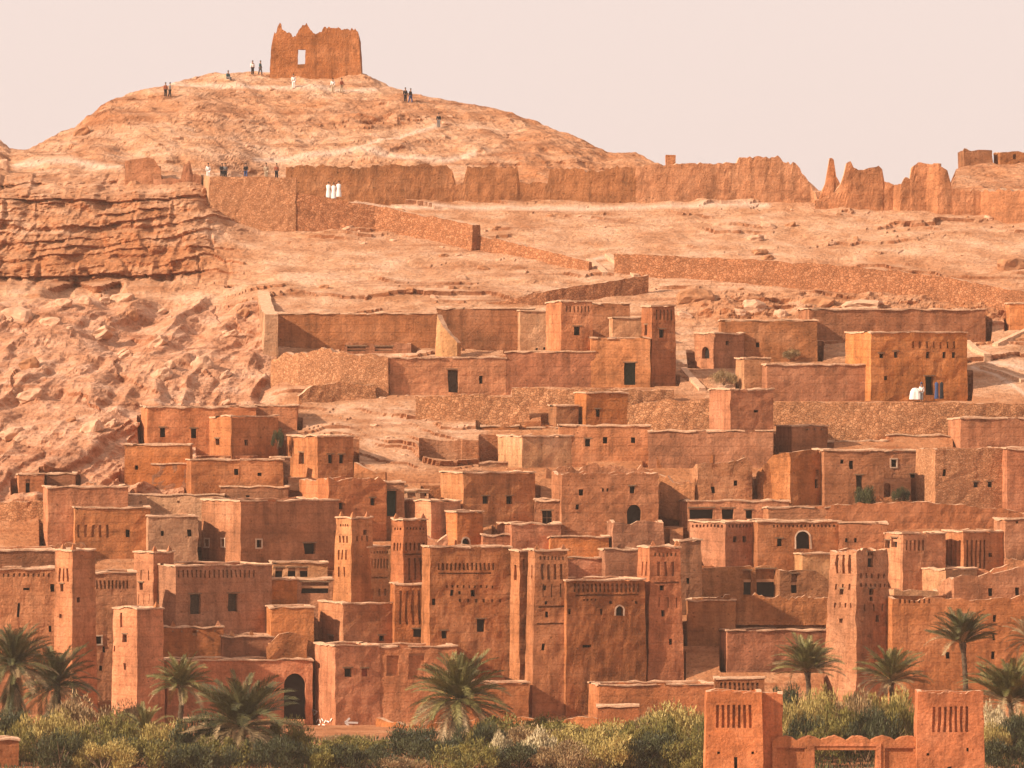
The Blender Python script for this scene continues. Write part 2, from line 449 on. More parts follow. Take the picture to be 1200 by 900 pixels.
# ---------------------------------------------------------------- free-standing wall along a line
def run(name, label, cat, pts, thick=.6, mat='s', jag=.25, group=None, capm=True, jam=.14, foot=1.6, up=0, single=None, cut=False):
    """pts: (x, top, bottom[, distance]) photo points, left to right"""
    P = []
    for p in pts:
        x, T, B = p[:3]; d = p[3] if len(p) > 3 else depth_at(x, B)
        P.append((pt(x, T, d), pt(x, B, d)))
    QUEUE.append(dict(kind='run', name=name, label=label, cat=cat, P=P, thick=thick, mat=mat, jag=jag, group=group, capm=capm, jam=jam, foot=foot))
    if cut:
        for a, b in zip(pts, pts[1:]):
            da = a[3] if len(a) > 3 else depth_at(a[0], a[2]); db = b[3] if len(b) > 3 else depth_at(b[0], b[2])
            CUTS.append((a[0], b[0], min(da, db)-1, max(da, db)+.3, min((450-a[2])*da/F, (450-b[2])*db/F)))
def do_run(q):
    P = q['P']; th = q['thick']; S_ = []
    for (a, b), (c, e) in zip(P, P[1:]):
        L = (Vector((c.x, c.y, 0))-Vector((a.x, a.y, 0))).length; k = max(1, round(L/(.3 if q['mat'] == 'e' else .45)))
        for i in range(k): t = i/k; S_.append((a.lerp(c, t), b.lerp(e, t)))
    S_.append(P[-1])
    mid = S_[len(S_)//2][1]; org = Vector((S_[0][1].x, S_[0][1].y, S_[0][1].z))
    mb = MB(); cols = []
    n_ = len(S_)
    zmin = min(b.z for _, b in S_) ; 
    rows = max(2, round(max((a.z-b.z+q['foot']) for a, b in S_)/.7))
    for i, (a, b) in enumerate(S_):
        p0 = S_[max(0, i-1)][1]; p1 = S_[min(n_-1, i+1)][1]
        tv = Vector((p1.x-p0.x, p1.y-p0.y, 0)).normalized(); nv = Vector((tv.y, -tv.x, 0))
        if nv.y > 0: nv = -nv
        zt = a.z + q['jag']*(noise.noise(Vector((a.x*.55, a.y*.5, 1)))*.9 + noise.noise(Vector((a.x*2.3, a.y*2, 4)))*.6) + (abs(noise.noise(Vector((a.x*1.6, 0, 7))))*-.45 + noise.noise(Vector((a.x*6, 0, 2)))*.25)*(q['mat'] == 'e')
        zf = b.z - q['foot']
        fr = []; bk = []
        for j in range(rows+1):
            z = zf + (zt-zf)*j/rows
            bat = .06*(zt-z)
            fr.append(Vector(jit((b.x+nv.x*bat, b.y+nv.y*bat, z), q['jam'], 1.3)))
            bk.append(Vector(jit((b.x-nv.x*th, b.y-nv.y*th, z), q['jam'], 1.3)))
        cols.append((fr, bk))
    for (f0, b0), (f1, b1) in zip(cols, cols[1:]):
        for j in range(rows):
            mb.poly([f0[j], f1[j], f1[j+1], f0[j+1]]); mb.poly([b1[j], b0[j], b0[j+1], b1[j+1]])
        mb.poly([f0[-1], f1[-1], b1[-1], b0[-1]], 1 if q['capm'] else 0)
    for (f0, b0), s in ((cols[0], 1), (cols[-1], -1)):
        for j in range(rows):
            mb.poly([f0[j], f0[j+1], b0[j+1], b0[j]][::s])
    o = mb.build(q['name'], [MAT[q['mat']], COPE], None, org)
    return tag(o, q['label'], q['cat'], q['group'])
# ================================================================ THE VILLAGE (photo x, rows of top and foot)
B = building
MH = 'mud house'; KT = 'kasbah tower'
# --- upper terrace, y 350-470
B('mud_house', 'wide low mud enclosure with bare flat front at the left end of the upper row', MH, 315, 315, 512, 368, 408, dep=5, mat='r', roofdrop=1.6)
B('mud_shed', 'small shed ruin with dark low front leaning against the wide mud enclosure', 'shed', 404, 404, 482, 402, 414, dep=2.5, mat='b', cope=False, win=((418, 409, 22, 5), (450, 409, 20, 5)))
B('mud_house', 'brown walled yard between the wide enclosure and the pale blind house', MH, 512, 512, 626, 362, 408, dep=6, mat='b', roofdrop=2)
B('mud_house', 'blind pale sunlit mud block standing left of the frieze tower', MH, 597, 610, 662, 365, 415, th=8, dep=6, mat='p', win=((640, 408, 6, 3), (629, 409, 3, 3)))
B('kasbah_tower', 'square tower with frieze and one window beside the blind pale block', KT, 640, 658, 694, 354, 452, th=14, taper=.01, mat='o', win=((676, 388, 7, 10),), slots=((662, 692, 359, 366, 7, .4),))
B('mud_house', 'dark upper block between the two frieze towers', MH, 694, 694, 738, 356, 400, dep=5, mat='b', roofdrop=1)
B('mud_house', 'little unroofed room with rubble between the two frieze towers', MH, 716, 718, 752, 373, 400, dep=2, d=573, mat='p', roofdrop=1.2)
B('mud_house', 'plain front wall with tall grey door under the two frieze towers', MH, 592, 592, 697, 413, 455, dep=4, mat='r', win=())
B('mud_house', 'plain mud front with tall grey wooden door between the frieze towers', MH, 692, 692, 762, 397, 455, dep=3, mat='o', win=((738, 438, 13, 26, 'dg'),))
B('kasbah_tower', 'square frieze tower with stairs climbing at its right foot', KT, 752, 764, 791, 359, 453, th=20, taper=.01, mat='r', win=((775, 391, 6, 10), (757, 387, 3, 12)), slots=((767, 789, 363, 375, 5, .35),))
B('mud_house', 'low mud house with wooden door and one slit window above the rubble terrace', MH, 455, 457, 593, 420, 463, dep=4, mat='o', win=((531, 447, 12, 26, 'dk'), (564, 445, 4, 9)))
B('mud_house', 'small sunlit house with arched niche beside the white steps', MH, 806, 838, 872, 391, 432, th=30, dep=4, mat='o', win=((827, 413, 8, 14, 'a'), (852, 402, 4, 5)))
B('mud_house', 'yard wall behind the arched niche house with a small square hut window', MH, 845, 845, 958, 376, 424, dep=6, mat='b', win=((888, 404, 4, 6),), roofdrop=2)
B('mud_house', 'large house with row of five windows, slotted frieze and robes by its door', MH, 958, 1021, 1133, 390, 470, th=18, dep=7, mat='o', taper=.01,
  win=((1033, 417, 5, 5), (1050, 416, 5, 7), (1087, 416, 4, 7), (1106, 416, 4, 7), (1117, 416, 4, 7), (1038, 443, 4, 5), (1089, 452, 10, 22, 'd')),
  slots=((1066, 1122, 400, 408, 7, .3),))
B('mud_house', 'long bare mud wall block running left from the house with robes by its door', MH, 880, 899, 1022, 428, 470, th=8, dep=4, mat='r')
B('mud_house', 'narrow sunlit block with shaded archway at the left end of the long bare wall', MH, 868, 872, 902, 421, 460, dep=4, mat='p', win=((875, 437, 6, 18, 'a'),))
B('mud_house', 'long roofless mud hall behind the five-window house', MH, 945, 948, 1155, 363, 402, dep=5, mat='r', roofdrop=1.5)
B('mud_house', 'mud block cut by the right picture edge above the ramp', MH, 1183, 1183, 1225, 356, 388, dep=5, mat='o')
# --- middle left group
B('mud_house', 'top mud house on the rock slope with two square windows and long flat roof', MH, 168, 173, 300, 478, 524, dep=6, mat='o', win=((191, 507, 6, 11), (227, 508, 6, 11)))
B('mud_house', 'short rear wing with flat roof behind the two-window top house', MH, 288, 288, 348, 476, 505, dep=4, mat='r')
B('mud_house', 'corner-on mud house with one window on each face left of the twin-window house', MH, 236, 271, 326, 489, 534, th=35, mat='o', win=((255, 518, 5, 7), (289, 519, 4, 7)))
B('mud_house', 'mud house with four small windows in line next to the layered rock', MH, 310, 372, 414, 512, 560, th=22, mat='o', win=((326, 533, 5, 5), (353, 537, 6, 13), (387, 538, 5, 10), (400, 538, 5, 10)))
B('mud_shed', 'small dark lean-to against the four-window house', 'shed', 316, 319, 340, 537, 557, dep=1.2, d=536.5, mat='b')
B('mud_house', 'stepped mud house with thin roof edge at the left end of its row', MH, 146, 146, 222, 522, 570, dep=5, mat='o', win=((160, 548, 4, 5),))
B('mud_house', 'sunken yard block with dark front below the top mud house', MH, 178, 178, 255, 544, 570, dep=2, mat='b', win=((219, 563, 5, 6),))
B('mud_house', 'mud house with two pinhole windows below the corner-on house', MH, 222, 224, 332, 540, 592, dep=5, mat='o', win=((277, 553, 5, 7), (305, 556, 5, 4)))
B('mud_house', 'long low dark fronted store below the pinhole window house', MH, 258, 258, 338, 571, 592, dep=2.5, mat='b', win=((290, 583, 4, 5),))
B('adobe_wall', 'pale thick terrace wall with tiny vents beside the long dark store', 'wall', 150, 150, 262, 581, 604, dep=3, mat='p', win=((209, 588, 3, 3), (165, 589, 3, 3)))
B('mud_house', 'tiny hut with tall dark doorway at the far left under the rocks', 'hut', 20, 22, 52, 557, 586, dep=3, mat='r', win=((33, 573, 5, 22, 'd'),))
B('mud_house', 'low dark hut right of the tall-doorway hut under the rocks', 'hut', 55, 55, 88, 556, 574, dep=3, mat='b')
B('mud_house', 'broad blank mud block stepping down below the two huts', MH, 52, 56, 150, 572, 645, dep=5, mat='o')
B('mud_house', 'sunlit block with blind arch frieze and one window at its right end', MH, 85, 88, 176, 596, 655, dep=5, mat='o', win=((150, 625, 5, 9),), slots=((88, 130, 615, 630, 5, .35),))
B('mud_house', 'narrow sunlit house with two windows left of the whitewashed-window house', MH, 172, 174, 232, 606, 660, dep=5, mat='p', win=((190, 625, 4, 6), (222, 625, 5, 8)))
B('mud_house', 'long terrace house top with dark shadowed end above the sunlit blocks', MH, 122, 122, 232, 583, 605, dep=3, mat='p', win=((150, 591, 3, 4), (188, 600, 4, 3)), d=530)
B('mud_house', 'big corner house with three limewashed window surrounds', MH, 228, 282, 397, 588, 670, th=27, dep=9, mat='o', win=((243, 636, 5, 9, 'f'), (262, 636, 5, 9, 'f'), (303, 637, 5, 9, 'f'), (363, 643, 13, 12)))
B('mud_house', 'tall block with eroded top behind the limewashed-window house', MH, 328, 385, 453, 563, 635, th=20, mat='r', win=((399, 593, 4, 8), (437, 588, 5, 8)), cope=False, jag=.5)
B('mud_house', 'recessed block with tall dark green doorway left of the double window house', MH, 448, 450, 474, 566, 620, dep=3, mat='b', win=((459, 590, 11, 30, 'dg'),))
# --- middle centre
B('mud_house', 'large double window house with long pale roof parapet and arched side window', MH, 500, 543, 627, 555, 615, th=22, dep=6, mat='o', win=((512, 578, 5, 14, 'a'), (569, 586, 7, 9), (597, 586, 7, 9)))
B('roof_parapet', 'long pale crumbling parapet wall above the double window house', 'wall', 498, 500, 640, 543, 560, dep=2.5, d=541, mat='p', jag=.25)
B('mud_house', 'low sunlit annex with row of square openings left of the double window house', MH, 470, 505, 540, 588, 632, th=30, mat='o')
B('mud_shed', 'small open loft with three square openings beside the double window house', 'shed', 465, 465, 502, 575, 590, dep=2, mat='p', win=((470, 581, 7, 6), (482, 581, 9, 6), (496, 581, 7, 6)))
B('mud_house', 'annex with one dark square window right of the double window house', MH, 627, 628, 672, 587, 627, dep=4, mat='r', win=((641, 607, 11, 17, 'm'),))
B('mud_house', 'wide block with dark arched opening and scattered small windows in the village centre', MH, 640, 658, 772, 555, 634, th=9, dep=6, mat='r', cope=False, jag=.3,
  win=((681, 577, 5, 7), (676, 594, 4, 6), (707, 574, 2, 4), (712, 574, 2, 4), (741, 574, 6, 8), (743, 603, 17, 22, 'a')))
B('mud_house', 'broad low house with pale sunlit end wall beside the layered rock', MH, 567, 612, 682, 512, 548, th=20, dep=7, mat='p')
B('mud_house', 'set-back upper room with low parapet over the pale end wall house', MH, 564, 564, 608, 500, 515, dep=3, d=549, mat='r')
B('mud_house', 'low attic with pipe stub on the roof of the pale end wall house', MH, 618, 618, 672, 502, 516, dep=2, d=549, mat='p', win=((628, 507, 7, 6),))
B('mud_house', 'plain house with four small dark windows under the narrow double tower', MH, 655, 655, 762, 500, 540, dep=5, mat='r', win=((689, 519, 6, 9), (709, 516, 5, 8), (742, 516, 5, 7), (759, 528, 8, 11)))
B('kasbah_tower', 'short square tower with a single window above the four-window house', KT, 674, 687, 736, 461, 500, th=16, dep=4, mat='r', win=((701, 484, 5, 9),))
B('mud_shed', 'dark open shed left of the short single-window tower', 'shed', 641, 652, 678, 476, 498, th=15, dep=3, mat='b', roofdrop=1)
B('mud_house', 'long blank mud wall block joining the short tower to the tall sunlit corner block', MH, 760, 760, 906, 506, 548, dep=4, mat='r')
B('mud_house', 'tall block with pale sunlit corner and tiny slot below the upper terrace', MH, 838, 856, 906, 457, 545, th=18, dep=6, mat='r', win=((886, 482, 6, 3),))
B('mud_house', 'roofed dark porch above the eroded ruin', MH, 905, 928, 970, 500, 530, th=20, dep=4, mat='b', win=((914, 518, 9, 22),))
B('ruined_house', 'ruined mud house with melted rounded top left of the dark cleft', 'ruin', 812, 818, 882, 541, 592, dep=4, mat='e', cope=False, jam=.22, win=((836, 574, 4, 8), (862, 566, 4, 6)), roofdrop=1.4,
  prof=((800, 560), (815, 545), (830, 541), (850, 543), (866, 538), (877, 534), (884, 548)))
B('ruined_house', 'tall eroded earth ruin with vertical cracks and sloping crown', 'ruin', 886, 926, 968, 528, 600, th=30, mat='e', cope=False, jam=.28, win=((957, 562, 4, 22),), roofdrop=2.5,
  prof=((880, 560), (895, 548), (905, 533), (926, 530), (958, 527), (964, 533), (972, 575)))
B('mud_house', 'weathered house with brick roofline and slim window right of the eroded ruin', MH, 964, 966, 1036, 529, 598, dep=5, mat='r', win=((987, 541, 4, 5), (998, 545, 5, 10), (1007, 566, 7, 18, 'dk')))
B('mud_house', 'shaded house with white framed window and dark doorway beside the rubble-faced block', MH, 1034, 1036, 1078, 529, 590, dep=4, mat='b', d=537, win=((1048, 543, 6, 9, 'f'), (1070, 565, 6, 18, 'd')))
B('mud_house', 'broad rubble-faced block with a single cross-shaped slot', MH, 1074, 1096, 1179, 526, 600, th=14, dep=6, mat='S', cope=False, jag=.2, win=((1107, 554, 4, 8), (1106, 547, 22, 2), (1143, 568, 5, 6), (1160, 568, 5, 6)))
B('mud_house', 'pale sandy wall block at the right edge above the rubble-faced block', MH, 1123, 1126, 1225, 491, 528, dep=5, mat='r')
B('mud_house', 'right edge mud block with dark ground floor next to the rubble-faced block', MH, 1178, 1180, 1225, 527, 600, dep=5, mat='r', win=((1184, 584, 9, 28),))
B('adobe_wall', 'low stepped terrace wall under the stony bank, left half', 'wall', 968, 970, 1040, 518, 528, dep=3, mat='o', d=546)
B('adobe_wall', 'low terrace wall under the stony bank, right half', 'wall', 1040, 1040, 1124, 511, 528, dep=3, mat='r', d=547)
# --- lower middle right
B('mud_house', 'long porch house with four dark rectangular openings', MH, 765, 806, 925, 588, 618, th=8, dep=5, mat='o', win=((822, 602, 28, 12), (853, 602, 14, 12), (878, 603, 8, 10), (902, 602, 16, 8)))
B('mud_house', 'plain mud block behind the arched limewash window, stepped roof', MH, 895, 900, 1042, 596, 625, dep=4, mat='r')
B('kasbah_tower', 'broad low tower with toothed cornice and two small windows under the porch house', KT, 808, 850, 888, 613, 664, th=30, taper=.01, mat='o', win=((861, 632, 4, 7), (872, 632, 4, 7)), slots=((810, 848, 614.5, 618, 9, .5), (852, 886, 614.5, 618, 8, .5)))
B('mud_house', 'house with limewashed round arch and one slim window', MH, 886, 888, 985, 612, 668, dep=4, mat='r', win=((914, 636, 6, 9), (941, 633, 17, 20, 'af')), slots=((904, 980, 615, 618, 16, .5),))
B('mud_house', 'plain low house with two pinhole windows right of the limewashed arch', MH, 983, 984, 1040, 614, 660, dep=4, mat='r', win=((992, 633, 3, 5), (1002, 633, 3, 5)))
B('ruined_bastion', 'round-shouldered ruined bastion below the dark arched opening', 'ruin', 712, 718, 778, 612, 648, dep=4, mat='b', cope=False, jag=.5, jam=.25, roofdrop=1)
B('kasbah_tower', 'slender pavilion tower with slot frieze right of the crumbling tower top', KT, 1034, 1058, 1108, 626, 690, th=22, taper=.012, mat='o', win=((1040, 638, 5, 10), (1048, 636, 6, 11)), slots=((1060, 1084, 633, 645, 5, .5),))
B('roof_canopy', 'long thin flat roof slab above the slender pavilion tower', 'roof', 1010, 1012, 1152, 614, 622, dep=4, d=528, mat='p', foot=.2, cut=False)
B('kasbah_tower', 'tower carved with tall vertical flutes on both visible faces', KT, 1105, 1129, 1178, 624, 676, th=25, taper=.01, mat='o', slots=((1107, 1127, 633, 668, 4, .45), (1131, 1156, 633, 668, 5, .45)), win=((1160, 650, 4, 5),))
B('mud_house', 'dark shaded block at the right edge behind the fluted tower', MH, 1176, 1178, 1225, 610, 665, dep=4, mat='b', win=((1192, 612, 3, 3),))
B('mud_house', 'sunlit stepped podium under the fluted tower', MH, 1094, 1108, 1145, 668, 712, th=30, dep=5, mat='p', win=((1117, 683, 4, 5), (1131, 684, 3, 4)))
B('mud_house', 'small ruined court with pale rim below the slender pavilion tower', MH, 1046, 1048, 1100, 692, 715, dep=4, mat='p', cope=False, jag=.4, roofdrop=1)
B('mud_house', 'roof terrace block with thin coping left of the crumbling tower', MH, 908, 940, 985, 650, 682, th=15, mat='p')
B('ruined_house', 'roofless ruin with two gaping dark openings under the toothed tower', 'ruin', 800, 804, 912, 667, 702, dep=5, mat='e', cope=False, jam=.2, win=((876, 683, 9, 28), (897, 683, 22, 32)), roofdrop=1,
  prof=((800, 666), (860, 664), (880, 664), (905, 663), (912, 668)))
B('ruined_house', 'rounded ruin stub with one tall dark doorway left of the crumbling tower', 'ruin', 908, 914, 978, 670, 706, dep=4, mat='e', cope=False, jam=.2, win=((931, 684, 7, 22, 'd'),), roofdrop=1,
  prof=((908, 668), (935, 668), (955, 668), (966, 676), (980, 690)))
B('mud_house', 'brown shaded block under the ruin with gaping openings', MH, 806, 806, 862, 704, 802, dep=3, d=509, mat='b', taper=.01)
B('ruined_house', 'sagging roofless rooms with dark interior behind the long straight wall', 'ruin', 855, 855, 978, 706, 742, dep=4, mat='b', cope=False, jag=.45, win=((938, 724, 26, 26), (960, 732, 8, 14)), roofdrop=1.2, d=512)
B('mud_house', 'long straight brown wall block with thin coping left of the crumbling tower', MH, 850, 852, 978, 740, 804, dep=4, d=506, mat='r')
B('kasbah_tower', 'big crumbling tower with peeling sunlit left face and dark central slots', KT, 973, 1004, 1040, 645, 822, th=32, taper=.035, mat='e', jam=.2, cope=False, jag=.35,
  win=((1020, 656, 7, 17), (1020, 694, 5, 7), (1020, 702, 4, 5), (1026, 725, 4, 8), (988, 694, 4, 7), (988, 727, 3, 5)), slots=((978, 1000, 650, 672, 3, .4), (978, 1000, 684, 691, 3, .3), (978, 1001, 706, 712, 4, .3), (1006, 1038, 672, 678, 5, .35), (1006, 1038, 684, 688, 6, .4), (1008, 1036, 708, 716, 3, .15)))
B('mud_house', 'massive blank right-hand fortress wall with column of slit windows', MH, 1040, 1046, 1225, 702, 826, dep=6, mat='r', taper=.02, jag=.3, cope=False,
  win=((1111, 768, 5, 8), (1165, 725, 4, 8), (1164, 746, 3, 9), (1163, 768, 4, 9)), slots=((1052, 1092, 702, 707, 7, .45),))
B('mud_house', 'upper fortress wall with two windows rising to the right edge', MH, 1106, 1118, 1225, 674, 735, th=12, dep=5, mat='r', d=506, cope=False, jag=.35, win=((1161, 694, 5, 9), (1192, 693, 5, 9)), prof=((1100, 690), (1112, 676), (1165, 674), (1180, 668), (1225, 664)))
# --- centre fill
B('kasbah_tower', 'stubby turret with limewashed arched window over the shaded kasbah front', KT, 523, 536, 566, 601, 648, th=22, mat='o', win=((546, 636, 9, 11, 'af'),))
B('mud_house', 'low block behind the stubby turret with thin pale coping', MH, 562, 566, 600, 628, 650, dep=3, mat='r')
B('mud_house', 'narrow block with sunlit corner behind the left kasbah pier', MH, 583, 600, 657, 615, 652, th=16, dep=5, mat='r', win=((587, 632, 3, 6), (577, 620, 3, 8)))
B('mud_house', 'sunlit low terrace house behind the central kasbah roofs', MH, 643, 645, 714, 630, 652, dep=4, mat='o')
B('mud_house', 'flat roofed room with shaded front behind the central kasbah wall', MH, 660, 662, 708, 655, 684, dep=4, d=518, mat='r')
B('mud_house', 'roof room with water jar between the twin kasbah towers', MH, 706, 709, 752, 645, 684, dep=3, mat='b', roofdrop=1)
B('mud_house', 'filler terrace house with blank front above the shaded kasbah roofs', MH, 600, 602, 660, 655, 690, dep=4, mat='r', d=516)
# --- kasbah left of centre
B('kasbah_tower', 'slender left tower with carved sunlit face in the central-left kasbah', KT, 394, 412, 436, 608, 706, d=510.5, th=38, taper=.03, mat='o', pins=(398, 415, 432), win=((428, 624, 4, 6),), slots=((397, 409, 614, 617, 4, .5), (397, 409, 628, 636, 3, .5), (396, 408, 644, 656, 3, .4), (396, 408, 664, 676, 2, .25), (415, 433, 628, 634, 3, .3)))
B('kasbah_tower', 'right tower of the central-left kasbah with niche frieze', KT, 459, 473, 500, 610, 690, d=509.5, th=28, taper=.015, mat='r', pins=(462, 497), slots=((474, 498, 636, 645, 5, .45), (461, 471, 636, 645, 3, .45), (476, 496, 654, 680, 3, .35), (475, 498, 618, 621, 6, .5), (461, 471, 618, 621, 3, .5), (474, 498, 649, 650.5, 1, .9)))
B('mud_house', 'sunlit arcaded curtain wall between the slender left tower and niche frieze tower', MH, 418, 421, 466, 642, 706, dep=4, mat='p', d=511.5, slots=((424, 456, 646, 649, 10, .5), (426, 456, 676, 678, 1, .9), (423, 456, 655, 666, 9, .5), (434, 462, 690, 698, 4, .3)))
B('kasbah_tower', 'fluted lower pier in front of the niche frieze tower', KT, 460, 463, 505, 685, 760, dep=3, taper=.01, mat='r', slots=((466, 502, 692, 732, 5, .4),), win=((490, 742, 12, 9), (500, 741, 3, 7)))
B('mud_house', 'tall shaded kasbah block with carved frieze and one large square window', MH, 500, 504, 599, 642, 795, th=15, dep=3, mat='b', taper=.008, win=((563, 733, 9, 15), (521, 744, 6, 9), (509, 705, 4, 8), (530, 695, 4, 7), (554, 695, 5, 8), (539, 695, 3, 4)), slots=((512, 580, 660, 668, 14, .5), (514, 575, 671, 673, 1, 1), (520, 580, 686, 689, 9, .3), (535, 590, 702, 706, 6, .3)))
B('mud_house', 'mud block with paired red shuttered windows under the slender left tower', MH, 363, 402, 508, 708, 765, th=22, dep=7, mat='o', win=((372, 750, 6, 10, 'r'), (388, 750, 6, 10, 'r'), (447, 748, 6, 6)))
B('mud_house', 'lower corner block with white painted arrow by the gateway', MH, 364, 393, 446, 758, 858, th=20, dep=6, mat='g', d=499, win=((408, 788, 8, 10), (427, 788, 7, 9, 'pr'), (373, 780, 4, 5)), extra='arrow')
B('mud_house', 'terrace front with two blind pointed arches left of the tall palm', MH, 440, 444, 535, 759, 856, dep=5, mat='r', d=500.5, win=(), slots=((452, 468, 768, 792, 1, .9), (476, 500, 766, 796, 1, .8)))
B('gateway_wall', 'long wall pierced by the dark horseshoe gateway', 'wall', 190, 196, 366, 775, 846, dep=4, mat='g', taper=.01, d=501, win=((345, 816, 25, 54, 'ad'), (278, 770, 4, 3)), cope=True)
# --- central kasbah
B('kasbah_tower', 'slim buttress pier with bright edge left of the twin kasbah towers', KT, 599, 609, 626, 646, 800, th=25, taper=.006, dep=2, mat='o', slots=((601, 607, 662, 680, 1, .5), (611, 623, 655, 668, 2, .4)))
B('kasbah_tower', 'left twin tower of the central kasbah with four tall niches', KT, 619, 627, 665, 646, 838, th=13, taper=.022, mat='r', pins=(630, 661),
  slots=((631, 662, 652, 656, 7, .5), (632, 661, 661, 679, 4, .42), (632, 661, 684, 700, 3, .12), (631, 662, 710, 712, 1, .95), (630, 664, 730, 732, 1, .95), (622, 626, 662, 678, 1, .5)), win=((638, 689, 4, 6), (640, 706, 3, 4), (641, 720, 3, 7), (637, 758, 3, 8)))
B('mud_house', 'central kasbah front wall with arch frieze and white arched window', MH, 660, 664, 756, 681, 838, th=20, dep=6, mat='r', taper=.012,
  win=((726, 716, 8, 11, 'af'), (705, 717, 3, 7), (688, 757, 10, 3), (667, 717, 3, 6), (716, 706, 3, 3), (745, 706, 3, 3)), slots=((671, 750, 684, 694, 16, .5), (675, 748, 697, 698.5, 1, 1), (682, 700, 702, 704, 4, .5)))
B('kasbah_tower', 'right twin tower of the central kasbah with deep shade at its foot', KT, 748, 762, 797, 642, 804, th=17, taper=.024, mat='r', pins=(766, 794), slots=((766, 794, 648, 652, 6, .5), (768, 792, 658, 675, 3, .4), (766, 796, 682, 684, 1, .95), (751, 760, 658, 675, 2, .4), (768, 796, 700, 712, 3, .12)), win=((775, 689, 5, 6), (777, 719, 4, 7), (784, 752, 3, 7)))
B('kasbah_tower', 'plain square tower behind the right twin tower', KT, 790, 797, 822, 634, 720, th=12, taper=.01, mat='b', win=((806, 681, 4, 7),))
B('mud_house', 'blank lower wall block in front of the right twin tower', MH, 698, 702, 836, 804, 850, dep=5, mat='r', d=495, taper=.01)
B('mud_house', 'small cube in front of the blank lower wall', MH, 700, 701, 748, 829, 858, dep=2, d=492, mat='r')
B('mud_house', 'low wall block at the foot of the bright-edged buttress', MH, 533, 536, 620, 802, 856, dep=4, d=496, mat='r')
# --- lower left kasbah
B('mud_house', 'sunlit far left kasbah wall partly hidden by palms', MH, -30, -25, 68, 668, 850, dep=6, d=501.5, mat='o', taper=.012, win=((61, 689, 5, 9), (31, 690, 8, 3), (22, 715, 3, 16), (58, 737, 3, 8)), slots=((2, 60, 672, 676, 10, .4),))
B('mud_house', 'roof room with shaded opening above the far left kasbah wall', MH, -30, -25, 64, 646, 672, dep=4, mat='r', d=511, win=((40, 658, 46, 14),))
B('kasbah_tower', 'left-hand corner tower of the lower left kasbah with dark shaded side', KT, 65, 85, 111, 646, 848, d=497.5, th=42, taper=.014, mat='o', pins=(72, 84), slots=((68, 82, 666, 682, 3, .4),), win=((73, 689, 4, 8), (92, 703, 4, 6), (72, 722, 3, 5)))
B('mud_house', 'kasbah front with long arched frieze and white framed window between two towers', MH, 88, 92, 160, 672, 845, dep=5, mat='o', d=503, win=((115, 750, 7, 9, 'f'), (107, 714, 4, 6), (103, 690, 4, 8), (118, 783, 4, 6), (107, 762, 3, 5), (122, 761, 3, 7)), slots=((98, 152, 680, 690, 12, .5),))
B('kasbah_tower', 'square tower with slit panels behind the lower left front tower', KT, 157, 180, 204, 648, 730, th=42, taper=.012, mat='r', pins=(179, 200), win=((166, 687, 5, 8), (191, 686, 5, 10)), slots=((162, 178, 668, 680, 2, .15), (160, 178, 696, 708, 3, .1)))
B('kasbah_tower', 'front tower of the lower left kasbah with flared cornice', KT, 133, 161, 191, 714, 852, th=43, taper=.012, mat='o', d=496, pins=(185,), win=((146, 748, 5, 9), (147, 781, 3, 8), (135, 760, 2, 7)), slots=((140, 144, 718, 735, 1, .5),))
B('mud_house', 'brown house with two tall dark windows and slotted cornice', MH, 203, 206, 319, 664, 760, th=26, dep=7, mat='b', win=((229, 708, 12, 23, 'k'), (273, 706, 11, 21, 'k')), slots=((207, 300, 668, 677, 18, .35),))
B('mud_house', 'low crenellated block with pinnacles under the two tall dark windows', MH, 190, 192, 262, 736, 782, dep=4, mat='r', pins=(203, 228, 256), win=((229, 742, 5, 7),))
B('mud_house', 'low block with small pinnacles and dark vents left of the ruined mound', MH, 258, 260, 320, 747, 782, dep=4, mat='b', pins=(272, 295), win=((288, 741, 4, 3),))
B('mud_house', 'blank mud wall block above the ruined mound left of the red shutters', MH, 262, 318, 368, 713, 772, th=8, dep=5, mat='o')
B('mud_shed', 'open workshop with three bays and pale posts under a thin sagging roof', 'shed', 318, 320, 384, 660, 682, dep=3, mat='p', win=((327, 671, 9, 11), (342, 671, 9, 11), (356, 671, 9, 11)))
B('mud_house', 'small sunlit room with dark doorway under the three-bay workshop', MH, 316, 318, 348, 680, 716, dep=3, mat='o', win=((322, 700, 8, 20, 'd'),))
B('mud_shed', 'dark open shed with sloping pole roof beside the small sunlit room', 'shed', 348, 348, 390, 680, 712, dep=3, mat='b', win=((369, 689, 32, 13),))
B('ruined_mound', 'melted brown ruin mound in front of the gateway wall', 'ruin', 312, 316, 360, 742, 776, dep=4, mat='e', cope=False, jam=.25, d=504, prof=((310, 760), (325, 744), (345, 740), (358, 742), (362, 750)), roofdrop=1)
B('adobe_wall', 'low garden wall with pale top left of the gateway', 'wall', 216, 218, 256, 845, 872, dep=3, d=486, mat='g')
B('garden_hut', 'dark red hut with pale roof edge in the bottom left corner', 'hut', -20, -15, 22, 868, 905, dep=3, d=440, mat='r', foot=1)

